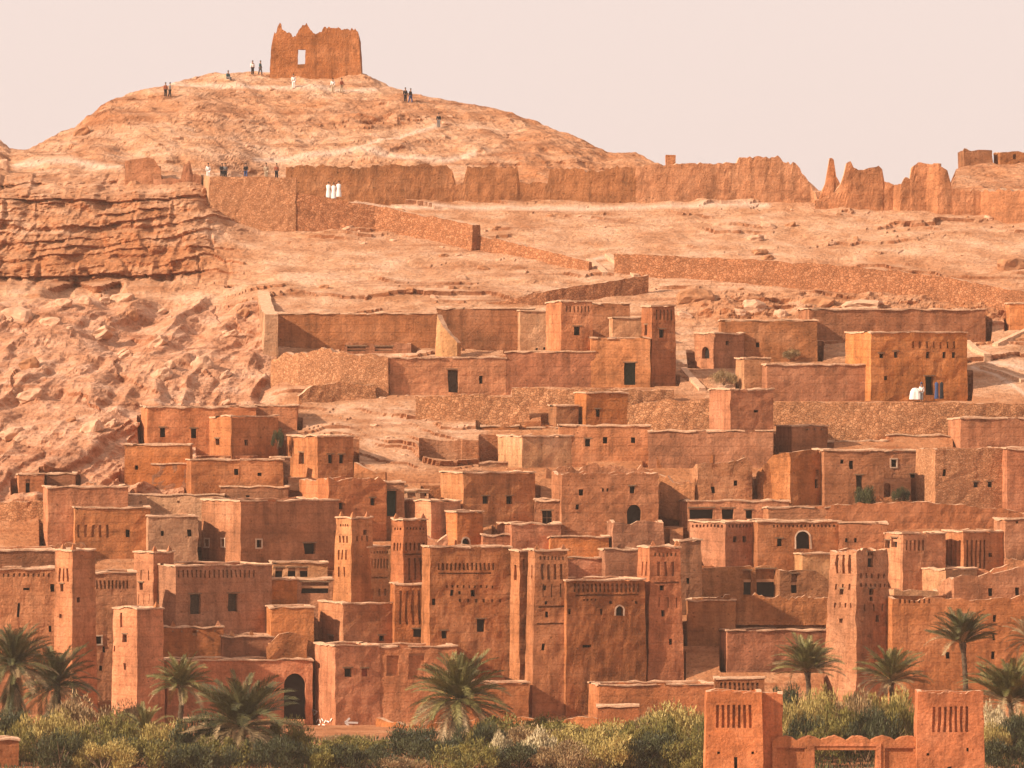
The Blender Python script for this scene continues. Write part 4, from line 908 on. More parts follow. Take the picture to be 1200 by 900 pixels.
# pale graffiti daubs beside the gateway: on the corner block's left face
# ---------------------------------------------------------------- gate curtain wall with through passage
def gate_wall():
    d = GD + 1.0; k = d/F
    X = lambda px: (px-600)*k
    Zt = lambda y: (450-y)*k
    x0, x1 = X(905), X(1078); px0, px1 = X(955), X(1026); zl = Zt(879); zb = Zt(921)
    root = empty('gate_wall', (x0, d, zb), 'scalloped orange curtain wall with square passage between the two gate towers', 'gate wall')
    org = Vector((x0, d, zb)); th = 1.1
    def top(x):
        px = x/k + 600; t = (px-905)/(1078-905)*6.0; f = t % 1
        return Zt(868) + (math.sin(math.pi*f)**.8)*.34 + noise.noise(Vector((x*3, 0, 2)))*.10 if 0 < f < 1 else Zt(868)
    xs = sorted(set([x0, x1, px0, px1, X(911), X(943), X(1037), X(1070)] + [x0+(x1-x0)*i/96 for i in range(97)]))
    zr = [zb, Zt(905), Zt(890), zl, Zt(877), Zt(873)]
    recess = [(X(911), X(943)), (X(1037), X(1070))]
    m = MB()
    for a, b in zip(xs, xs[1:]):
        if b-a < 1e-4: continue
        c = (a+b)/2
        rows = zr + ['t']
        for i in range(len(zr)):
            z0 = zr[i]
            z1 = zr[i+1] if i+1 < len(zr) else None
            if px0 < c < px1 and z0 < zl - 1e-4: continue
            za = z1 if z1 is not None else top(a); zc = z1 if z1 is not None else top(b)
            rc = any(r0 < c < r1 for r0, r1 in recess) and z0 < Zt(877)-1e-4
            y = d + (.16 if rc else 0)
            m.poly([(a, y, z0), (b, y, z0), (b, y, zc), (a, y, za)])
            m.poly([(b, d+th, z0), (a, d+th, z0), (a, d+th, za), (b, d+th, zc)])
        m.poly([(a, d, top(a)), (b, d, top(b)), (b, d+th, top(b)), (a, d+th, top(a))])
    for r0, r1 in recess:
        zt_ = Zt(877)
        m.poly([(r0, d, zb), (r0, d, zt_), (r0, d+.16, zt_), (r0, d+.16, zb)]); m.poly([(r1, d, zt_), (r1, d, zb), (r1, d+.16, zb), (r1, d+.16, zt_)])
        m.poly([(r0, d, zt_), (r1, d, zt_), (r1, d+.16, zt_), (r0, d+.16, zt_)])
    m.poly([(px0, d, zb), (px0, d, zl), (px0, d+th, zl), (px0, d+th, zb)]); m.poly([(px1, d, zl), (px1, d, zb), (px1, d+th, zb), (px1, d+th, zl)])
    m.poly([(px0, d, zl), (px1, d, zl), (px1, d+th, zl), (px0, d+th, zl)])
    m.poly([(x0, d, zb), (x0, d, Zt(868)), (x0, d+th, Zt(868)), (x0, d+th, zb)]); m.poly([(x1, d, Zt(868)), (x1, d, zb), (x1, d+th, zb), (x1, d+th, Zt(868))])
    m.build('wall', MAT['g'], root, org)
    f = MB()
    for a, b in ((px0-.42, px0-.04), (px1+.04, px1+.42)): f.box(a, d-.09, zb, b, d-.003, zl+.3)
    f.box(px0-.42, d-.088, zl+.302, px1+.42, d-.003, zl+.5)
    f.build('passage_surround', MAT['g'], root, org)
    for a, b in recess:
        f = MB(); zt_ = Zt(877); f.box(a-.1, d-.05, zt_+.02, b+.1, d-.002, zt_+.12); f.build('panel_moulding', MAT['g'], root, org)
gate_wall()

# ---------------------------------------------------------------- the summit fort (open ruin, four walls)
def fort():
    d = 684.0; k = d/F
    root = empty('summit_fort', pt(370, 96, d), 'ruined square earth fort with jagged walls on the summit', 'fort')
    org = pt(370, 96, d)
    front = [(318, 62), (319, 52), (321, 40), (324, 36), (327, 27.5), (329, 28), (330, 34), (336, 38), (341, 38), (343, 43), (347, 42), (351, 33), (356, 29), (361, 29.5), (366, 38), (371, 39.5), (376, 37), (380, 32), (399, 33), (400, 35), (403, 34), (416, 34), (419, 37), (420.5, 42)]
    bl, br = (319, 94), (424.5, 98)
    th = .9
    def zprof(px): return (450-np.interp(px, [a for a, _ in front], [b for _, b in front]))*k + .28*noise.noise(Vector((px*.45, 0, 3))) + .16*noise.noise(Vector((px*1.3, 0, 3)))
    X = lambda px: (px-600)*k
    xs = np.arange(319, 420.6, 1.25)
    hx0, hx1, hz0, hz1 = X(349.5), X(358), (450-80)*k, (450-58)*k
    xs = sorted(set(list(xs) + [349.5, 358]))
    zb = (450-104)*k
    m = MB(); 
    def bat(px, z):     # right edge leans outwards downwards, left a little too
        t = (X(1)*0 + (450-36)*k - z)/((450-36)*k - zb)
        return (px-369)/51*t*.42
    def V(px, z, y): 
        n_ = jit((X(px)+bat(px, z), d+y, z), .09, 1.6); return (n_[0], n_[1], n_[2])
    zr = sorted([zb + i*.5 for i in range(22)] + [hz0, hz1])
    for a, b in zip(xs, xs[1:]):
        c = X((a+b)/2)
        for z0, z1 in zip(zr, zr[1:] + [99]) if False else zip(zr, zr[1:]):
            ta, tb = zprof(a), zprof(b)
            if z0 >= max(ta, tb): break
            if hx0 < c < hx1 and z0 >= hz0-1e-4 and z1 <= hz1+1e-4: continue
            for y, rv in ((0, 1), (th, -1)):
                P4 = [V(a, min(z0, ta), y), V(b, min(z0, tb), y), V(b, min(z1, tb), y), V(a, min(z1, ta), y)]
                m.poly(P4[::rv])
        m.poly([V(a, zprof(a), 0), V(b, zprof(b), 0), V(b, zprof(b), th), V(a, zprof(a), th)])
    hz = [z for z in zr if hz0-1e-4 <= z <= hz1+1e-4]
    for z0, z1 in zip(hz, hz[1:]):
        m.poly([V(349.5, z0, 0), V(349.5, z1, 0), V(349.5, z1, th), V(349.5, z0, th)]); m.poly([V(358, z1, 0), V(358, z0, 0), V(358, z0, th), V(358, z1, th)])
    hxs = [x for x in xs if 349.4 <= x <= 358.1]
    for a, b in zip(hxs, hxs[1:]):
        m.poly([V(a, hz1, 0), V(b, hz1, 0), V(b, hz1, th), V(a, hz1, th)]); m.poly([V(b, hz0, 0), V(a, hz0, 0), V(a, hz0, th), V(b, hz0, th)])
    m.build('front_wall', MAT['e'], root, org)
    # side walls and low back wall
    for nm, px, prof in (('left_wall', 319, [(0, 52), (1.5, 55), (2.2, 60), (5, 62), (6, 70), (8.5, 80)]), ('right_wall', 420, [(0, 42), (3, 40), (8.5, 45)])):
        m = MB(); sgn = 1 if px < 369 else -1
        ys = np.arange(0, 8.6, .5)
        def Zs(y): return (450-np.interp(y, [a for a, _ in prof], [b for _, b in prof]))*k
        for a, b in zip(ys, ys[1:]):
            for i in range(14):
                def W(y, i, off):
                    z = zb + (Zs(y)-zb)*i/14
                    return jit((X(px)+bat(px, z) + off*sgn, d+y+.3, z), .09, 1.6)
                m.poly([W(a, i, 0), W(b, i, 0), W(b, i+1, 0), W(a, i+1, 0)][::-sgn]); m.poly([W(a, i, th), W(b, i, th), W(b, i+1, th), W(a, i+1, th)][::sgn])
            m.poly([W(a, 14, 0), W(b, 14, 0), W(b, 14, th), W(a, 14, th)])
        for y in (0, 8.5):
            for i in range(14): m.poly([W(y, i, 0), W(y, i, th), W(y, i+1, th), W(y, i+1, 0)])
        m.build(nm, MAT['e'], root, org)
    m = MB(); m2 = [(X(322), 84), (X(335), 80), (X(345), 71), (X(365), 70), (X(380), 60), (X(417), 50)]
    for (a, ya), (b, yb) in zip(m2, m2[1:]):
        for y, rv in ((8.2, 1), (9.0, -1)):
            m.poly([(a, d+y, zb-1), (b, d+y, zb-1), (b, d+y, (450-yb)*k), (a, d+y, (450-ya)*k)][::rv])
        m.poly([(a, d+8.2, (450-ya)*k), (b, d+8.2, (450-yb)*k), (b, d+9, (450-yb)*k), (a, d+9, (450-ya)*k)])
    m.build('back_wall', MAT['e'], root, org)
fort()

# ---------------------------------------------------------------- steps beside the right frieze tower
def steps():
    root = empty('stone_steps', pt(800, 438, 566), 'short flight of pale stone steps right of the frieze tower', 'steps')
    org = pt(800, 438, 566)
    for i in range(7):
        a = pt(790, 437-i*5.2, 566+i*.9); b = pt(807-i*.6, 437-i*5.2, 566+i*.9)
        m = MB(); m.box(a.x, a.y, a.z-.5, b.x, a.y+1.3, a.z+.02)
        for v in range(len(m.v)): m.v[v] = jit(m.v[v], .05, 2)
        m.build('step', LIME if i % 2 else COPE, root, org)
steps()
def ramp_edge(name, label, pts, w_=.35, h=.3, mat=None):
    m = MB()
    P = [hit(x, y) for x, y in pts]
    fine = []
    for a, b in zip(P, P[1:]):
        n_ = max(1, int((b-a).length/.6)); fine += [a.lerp(b, i/n_) for i in range(n_)]
    fine.append(P[-1])
    prev = None
    for i, p in enumerate(fine):
        q0 = fine[max(0, i-1)]; q1 = fine[min(len(fine)-1, i+1)]
        tv = Vector((q1.x-q0.x, q1.y-q0.y, 0)).normalized(); s = Vector((-tv.y, tv.x, 0))*w_
        j = Vector(jit(p, .12, 1.2))
        ring = [j-s+Vector((0, 0, -.6)), j-s+Vector((0, 0, h)), j+s+Vector((0, 0, h)), j+s+Vector((0, 0, -.6))]
        if prev:
            for k in range(3): m.poly([prev[k], ring[k], ring[k+1], prev[k+1]])
        else: m.poly(ring)
        prev = ring
    m.poly(prev[::-1])
    o = m.build(name, mat or COPE, None, P[0]); tag(o, label, 'parapet')
ramp_edge('ramp_parapet', 'pale parapet edging the ramp right of the stone steps', [(801, 434), (812, 446), (823, 458)])
ramp_edge('ramp_parapet', 'pale parapet of the zigzag ramp right of the robes display', [(1133, 402), (1145, 412), (1158, 418)])
ramp_edge('ramp_parapet', 'upper pale parapet rising to the right edge', [(1166, 406), (1182, 398), (1204, 388)])
ramp_edge('ramp_parapet', 'lower pale parapet of the path beside the robes display', [(1150, 432), (1175, 438), (1200, 448)])
ramp_edge('stair_parapet', 'left pale parapet of the stairway between the hillside rubble walls', [(691, 306), (700, 313), (710, 322)])
ramp_edge('stair_parapet', 'right pale parapet of the stairway between the hillside rubble walls', [(712, 300), (728, 312), (746, 325)])
# ================================================================ BOULDERS
ROCKM = plain('sandstone', (.50, .29, .18), .3, 1.6, .95, .8)
ROCKO = plain('orange_sandstone', (.36, .165, .08), .3, 1.4, .95, .8)
def rock_mesh(seed, sx, sy, sz, sub=3):
    bm = bmesh.new(); bmesh.ops.create_icosphere(bm, subdivisions=sub, radius=1)
    for v in bm.verts:
        p = v.co.copy()
        m_ = max(abs(p.x), abs(p.y), abs(p.z)); p = p.lerp(p/m_*.85, .65)          # blocky
        n = noise.noise_vector(p*1.3+Vector((seed*9, 0, 0)))*.28 + noise.noise_vector(p*3.5+Vector((seed*5, 3, 0)))*.10
        p += n; v.co = Vector((p.x*sx, p.y*sy, p.z*sz))
    me = bpy.data.meshes.new('boulder'); bm.to_mesh(me); bm.free(); return me
rms = [rock_mesh(i, 1, .8, .7) for i in range(6)]
rmo = [m.copy() for m in rms]
for m in rms: m.materials.append(ROCKM)
for m in rmo: m.materials.append(ROCKO)
def boulder(x, y, wpx, hpx, label, group=None, orange=False, tilt=0, seed=None):
    p = hit(x, y); k = p.y/F
    if p.y > 695: return
    i = (seed if seed is not None else int(x*7+y*3)) % 6
    o = bpy.data.objects.new('boulder', (rmo if orange else rms)[i])
    o.location = p + Vector((0, .2, hpx*k*.12)); s = wpx*k/2
    o.scale = (s, s*.9, hpx*k/2/.7); o.rotation_euler = (random.uniform(-.2, .2), math.radians(tilt), random.uniform(-.5, .5))
    tag(link(o), label, 'boulder', group); return o
BL = [(116, 396, 38, 14, 'long tilted pale slab lying on the left rock slope', -28), (185, 405, 26, 13, 'tilted blunt slab right of the long pale slab', -35),
 (189, 442, 28, 17, 'rounded pale block low on the left rock slope', -25), (36, 466, 32, 15, 'pale angular block near the left edge', -15),
 (75, 357, 22, 12, 'first block of the dry row under the cliff overhang', 0), (100, 355, 16, 14, 'second block of the dry row under the cliff overhang', 0),
 (122, 354, 14, 10, 'third small block of the dry row under the cliff overhang', 0), (144, 352, 30, 13, 'last long block of the dry row under the cliff overhang', -5),
 (155, 372, 14, 14, 'orange knob rock below the dry row of blocks', 0), (34, 430, 26, 18, 'split boulder with dark crack at far left', -20),
 (20, 375, 40, 24, 'large pale block at the left edge under the overhang', 5), (60, 380, 26, 14, 'squat block beside the large edge block', 0),
 (108, 506, 30, 18, 'grey-pink block in the middle of the left slope', -30), (15, 510, 30, 15, 'low flat rock by the left edge above the huts', -15),
 (237, 430, 26, 22, 'pink knuckle of rock beside the straight pale wall', -30), (885, 362, 30, 18, 'pale bulging boulder under the long rubble wall', 8),
 (915, 370, 18, 13, 'small rounded boulder right of the bulging boulder', 0), (867, 368, 20, 10, 'flat pale slab left of the bulging boulder', 12),
 (803, 371, 20, 9, 'pale tilted slab behind the right frieze tower', 25), (815, 352, 44, 22, 'wide brown outcrop behind the right frieze tower', 0),
 (960, 358, 40, 18, 'brown outcrop right of the bulging boulder', 0), (168, 205, 22, 13, 'overhanging rock beneath the squat ruined block', 0),
 (95, 157, 22, 12, 'dark jutting rock on the left shoulder of the hill', -30), (1185, 315, 34, 22, 'shrubby brown outcrop at the right edge of the slope', 0),
 (1010, 360, 50, 14, 'long low outcrop above the roofless hall', 0), (4, 198, 14, 20, 'upright rock at the extreme left edge', 0)]
for b_ in BL: boulder(*b_[:5], orange=('brown' in b_[4] or 'orange' in b_[4] or 'dark' in b_[4]), tilt=b_[5])
random.seed(11)
def zone(x, y):
    if y < 190: return 'on the bare summit slope ' + ('left of the fort' if x < 318 else 'below the fort' if x < 430 else 'right of the fort')
    if x < 300: return ('high on the left rock slope' if y < 420 else 'midway down the left rock slope' if y < 490 else 'low on the left rock slope') + (' near the edge' if x < 130 else ' towards the houses')
    if y < 300: return ('below the stone bastion ramp' if x < 560 else 'under the middle of the long rampart' if x < 860 else 'under the right skyline ruins')
    if y < 352: return ('above the wide mud enclosure' if x < 560 else 'around the hillside stairway' if x < 860 else 'by the long rubble wall at the right')
    return 'beside the broken rubble walls' if y < 450 else 'on the pale layered rock above the houses'
def scatter(n, x0, x1, y0, y1, sizes, po, ti, grp):
    for i in range(n):
        x = random.uniform(x0, x1); y = random.uniform(y0, y1); s = random.choice(sizes); og = random.random() < po; asp = random.uniform(1.1, 2.1)
        if hit(x, y-4, True) is None: continue
        boulder(x, y, s*asp, s*.85, ('orange ' if og else 'pale ') + ('flat ' if asp > 1.6 else 'chunky ') + 'loose stone ' + zone(x, y), grp, og, random.uniform(*ti))
scatter(60, 350, 1195, 245, 350, (3, 4, 5, 6, 8, 11), .5, (-20, 20), 'loose stones on the upper slope')
scatter(26, 0, 290, 365, 545, (5, 7, 8, 11, 14), .25, (-42, -15), 'loose rocks on the left slope')
scatter(26, 330, 560, 375, 545, (3, 4, 5, 6), .5, (-5, 5), 'rubble stones by the upper walls')
scatter(22, 150, 560, 105, 180, (3, 4, 5, 6), .6, (-10, 10), 'stones on the summit slope')

# ================================================================ VEGETATION
def leafmat(name, c, c2, tr=.25):
    m, t, b = newmat(name); n = noi(t, (.9, .9, .9), 1, 4); n2 = noi(t, (7, 7, 7), 1, 2)
    col = ramp(t, n, [(.38, c), (.62, c2)])
    col = mix(t, 1, col, ramp(t, n2, [(.3, g3(.6)), (.7, g3(1.5))]), 'MULTIPLY')
    t.links.new(col, b.inputs['Base Color']); b.inputs['Roughness'].default_value = .6; b.inputs['Specular IOR Level'].default_value = .3
    return m
PALM = leafmat('palm_leaf', (.085, .08, .022), (.21, .175, .055)); PALMD = leafmat('palm_leaf_dark', (.05, .052, .018), (.14, .12, .04))
DRY = leafmat('dry_frond', (.20, .13, .06), (.36, .25, .13)); TRUNK = plain('palm_trunk', (.10, .065, .04), .5, 5, .95, .9)
OLIVE = leafmat('olive_foliage', (.085, .075, .014), (.22, .17, .038)); GOLD = leafmat('golden_tamarisk', (.23, .165, .04), (.42, .31, .10))
BROWNF = leafmat('brown_tamarisk', (.17, .105, .045), (.34, .22, .10)); PLUME = leafmat('pale_plumes', (.40, .31, .17), (.56, .45, .27)); DKF = leafmat('dark_foliage', (.024, .028, .010), (.07, .068, .022))
def frond_mesh(L, droop, seed, mat, dense=64, wl=.045, lift=.0):
    rnd = random.Random(seed); m = MB(); pts = []
    n = 14
    for i in range(n+1):
        t = i/n; x = L*t*(1-.10*t*t*droop); z = L*(lift*t - droop*.42*t*t*t) + .0
        pts.append(Vector((x, 0, z)))
    for i in range(n):
        r0 = .035*(1-i/n)+.008; r1 = .035*(1-(i+1)/n)+.008
        a, b = pts[i], pts[i+1]
        m.poly([a+Vector((0, -r0, 0)), b+Vector((0, -r1, 0)), b+Vector((0, 0, r1)), a+Vector((0, 0, r0))]); m.poly([a+Vector((0, 0, r0)), b+Vector((0, 0, r1)), b+Vector((0, r1, 0)), a+Vector((0, r0, 0))])
        m.poly([a+Vector((0, r0, 0)), b+Vector((0, r1, 0)), b+Vector((0, -r1, 0)), a+Vector((0, -r0, 0))])
    for i in range(dense):
        t = .12 + .88*i/dense; f_ = t*n; j = min(n-1, int(f_)); p = pts[j].lerp(pts[j+1], f_-j); tv = (pts[j+1]-pts[j]).normalized()
        ll = L*.17*math.sin(math.pi*min(1, .18+t*.80))**.7 + .12
        for s in (-1, 1):
            d_ = (tv*1.0 + Vector((0, s*.60, 0)) + Vector((rnd.uniform(-.1, .1), rnd.uniform(-.1, .1), .28+rnd.uniform(-.2, .15)))).normalized()
            w_ = wl*tv.cross(d_).normalized().cross(d_).normalized()*.5
            w_ = tv*wl*.5
            mid = p + d_*ll*.55; tip = p + d_*ll + Vector((0, 0, -.12*ll))
            m.poly([p-w_*.6, p+w_*.6, mid+w_, mid-w_]); m.poly([mid-w_, mid+w_, tip])
    me_o = m.build('frond', mat, None, Vector((0, 0, 0))); me = me_o.data; bpy.data.objects.remove(me_o); return me
FR = {}
def frond_set(mat, key):
    if key not in FR: FR[key] = [frond_mesh(1.0*3.0, dr, i*3+1, mat, lift=.0) for i, dr in enumerate((.45, .75, 1.15, .25))]
    return FR[key]
def palm(x, yc, rad, d, label, mat=PALM, key='g', nf=72, group='date palms along the river bank', dry=.2, upright=.3, trunk=True, skirt=False):
    rnd = random.Random(int(x*13+yc)); c = pt(x, yc, d)
    zb = ZG if d < 500 else ZG
    base = Vector((c.x+rnd.uniform(-.4, .4), c.y, ZG+.0)); H = c.z-base.z
    root = empty('date_palm', base, label, 'palm', group)
    # trunk
    m = MB(); K = 12; seg = max(6, int(H/.3)); prev = None
    for i in range(seg+1):
        t = i/seg; cx = base.lerp(c, t); bend = math.sin(t*math.pi)*.15
        r = .26*(1-.25*t) + (.14*max(0, 1-t*6)) + (.10 if t > .9 else 0); r *= 1 + (.13 if i % 2 else -.05)
        ring = [(cx.x+bend+r*math.cos(a), cx.y+r*math.sin(a), base.z+H*t) for a in [2*math.pi*j/K for j in range(K)]]
        if prev:
            for j in range(K): m.poly([prev[j], prev[(j+1) % K], ring[(j+1) % K], ring[j]])
        prev = ring
    m.poly(prev)
    m.build('trunk', TRUNK, root, base)
    L = rad*d/F; sc = L/3.0*1.28
    fs = frond_set(mat, key); ds = frond_set(DRY, 'dry')
    for i in range(nf):
        t = (i+.5)/nf; az = i*2.39996 + rnd.uniform(-.2, .2)
        el = math.radians(84 - (128-62*min(1, upright))*t**.9 + rnd.uniform(-9, 9))
        isdry = t > 1-dry and rnd.random() < .8
        me = (ds if isdry else fs)[rnd.randrange(4)]
        o = bpy.data.objects.new('frond', me); link(o, root)
        o.location = c - base + Vector((0, 0, .1-t*.35)); o.rotation_euler = (rnd.uniform(-.5, .5), -el, az)
        s = sc*rnd.uniform(.85, 1.1)*(.8 if t < .15 else 1); o.scale = (s, s, s)
        if isdry: o['label'] = 'dry yellowed frond'
    if skirt:
        for i in range(52):
            az = rnd.uniform(0, 2*math.pi); o = bpy.data.objects.new('frond', (ds if rnd.random() < .45 else frond_set(PALMD, 'd'))[rnd.randrange(4)]); link(o, root)
            o.location = c-base + Vector((0, 0, -.5-rnd.uniform(0, 1)*H*.5)); o.rotation_euler = (rnd.uniform(-.4, .4), math.radians(rnd.uniform(48, 80)), az); s = sc*.72; o.scale = (s, s, s)
            o['label'] = 'hanging frond of the shaggy skirt'
    return root
palm(16, 778, 46, 474, 'palm at the extreme left edge with drooping straw fronds', PALMD, 'd', 78, dry=.3, skirt=True)
palm(66, 800, 44, 480, 'dense dark palm right of the left-edge palm', PALMD, 'd', 78, skirt=True)
palm(212, 803, 34, 487, 'greyish medium palm in front of the pinnacled block', PALM, 'g', 74, upright=.6)
palm(170, 858, 30, 462, 'small low palm between golden bushes at lower left', PALM, 'g', 34, upright=.8)
palm(282, 850, 60, 446, 'largest palm with long arching fronds left of the gateway', PALMD, 'd', 84, dry=.4, skirt=True)
palm(537, 818, 52, 470, 'shaggy palm with thick skirt in front of the terrace front', PALM, 'g', 92, dry=.2, skirt=True)
palm(946, 786, 36, 484, 'fan-shaped palm left of the crumbling tower foot', PALM, 'g', 74, upright=.9)
palm(1044, 796, 36, 488, 'silvery palm right of the crumbling tower foot', PALM, 'g', 74, upright=.7, dry=.3)
palm(1128, 752, 36, 493, 'tall clear-stemmed palm before the massive right wall', PALMD, 'd', 76, upright=1.1, dry=.1)
palm(1184, 822, 50, 466, 'bushy palm behind the right gate tower', PALM, 'g', 78, upright=.9)
palm(1206, 748, 30, 495, 'palm crown cut off by the right edge', DRY, 'dry', 38, upright=.3)

def bush_mesh(name, seed, n, fine, plume=False, mat=None, ups=.3):
    """clumps of small leaf quads in an uneven crown of radius ~1; unit height"""
    rnd = random.Random(seed); m = MB(); cl = []
    for i in range(22):
        a = rnd.uniform(0, 2*math.pi); r = math.sqrt(rnd.random())*.88; z = rnd.uniform(.06, 1)**.6*math.sqrt(1-.75*r*r)*.86
        cl.append((Vector((r*math.cos(a), r*math.sin(a), z)), rnd.uniform(.16, .38)))
    for i in range(n):
        c, s = cl[rnd.randrange(len(cl))]
        v = Vector((rnd.gauss(0, 1), rnd.gauss(0, 1), rnd.gauss(0, 1))).normalized()*s*rnd.random()**.4
        p = c+v; p.z = abs(p.z)
        up = Vector((v.x*1.5+rnd.uniform(-.5, .5), v.y*1.5+rnd.uniform(-.5, .5), .6+rnd.random())).normalized()
        side = up.cross(Vector((rnd.uniform(-1, 1), rnd.uniform(-1, 1), rnd.uniform(-1, 1)))).normalized()
        l = fine*rnd.uniform(.7, 1.6); w_ = l*(.28 if not plume else .4)
        m.poly([p-side*w_*.5, p+side*w_*.5, p+up*l*.6+side*w_*.5, p+up*l]) ; 
    o = m.build('crown', mat, None, Vector((0, 0, 0))); me = o.data; bpy.data.objects.remove(o); return me
BM = {}
for nm, mt in (('olive', OLIVE), ('gold', GOLD), ('brown', BROWNF), ('plume', PLUME), ('dark', DKF)):
    BM[nm] = [bush_mesh(nm, i*7+len(nm), 5200, .075 if nm != 'plume' else .09, nm == 'plume', mt) for i in range(2)]
def stem_mesh(seed):
    rnd = random.Random(seed); m = MB()
    for i in range(7):
        a = rnd.uniform(0, 6.28); r = rnd.uniform(.2, .6); top = Vector((r*math.cos(a), r*math.sin(a), rnd.uniform(.5, .85))); b0 = Vector((rnd.uniform(-.08, .08), rnd.uniform(-.08, .08), -.1))
        for j in range(3):
            p = b0.lerp(top, j/3); q = b0.lerp(top, (j+1)/3); w0 = .035*(1-j/3.5); w1 = .035*(1-(j+1)/3.5)
            for k in range(4):
                a0 = k*math.pi/2; a1 = (k+1)*math.pi/2
                m.poly([p+Vector((w0*math.cos(a0), w0*math.sin(a0), 0)), p+Vector((w0*math.cos(a1), w0*math.sin(a1), 0)), q+Vector((w1*math.cos(a1), w1*math.sin(a1), 0)), q+Vector((w1*math.cos(a0), w1*math.sin(a0), 0))])
    o = m.build('stems', WOOD, None, Vector((0, 0, 0))); me = o.data; bpy.data.objects.remove(o); return me
STM = [stem_mesh(i) for i in range(2)]
def bush(x, ytop, rpx, d, kind, label, group='tamarisk bushes on the river bank', zb=None):
    if zb is None and ytop > 852: ytop -= 16
    if zb is None and 340 < x < 475: ytop += 24
    k = d/F; z0 = ZG if zb is None else zb; zt = (450-ytop)*k; H = max(.6, zt-z0)*1.08; rpx = rpx*(1.3 if zb is None else 1)
    rnd = random.Random(int(x*3+ytop)); base = Vector(((x-600)*k, d, z0))
    root = empty('bush', base, label, 'bush', group); r = rpx*k
    st = bpy.data.objects.new('stems', STM[rnd.randrange(2)]); link(st, root); st.scale = (r, r, H)
    cr = bpy.data.objects.new('crown', BM[kind][rnd.randrange(2)]); link(cr, root); cr.scale = (r, r*.9, H*1.08); cr.rotation_euler = (0, 0, rnd.uniform(0, 6.28))
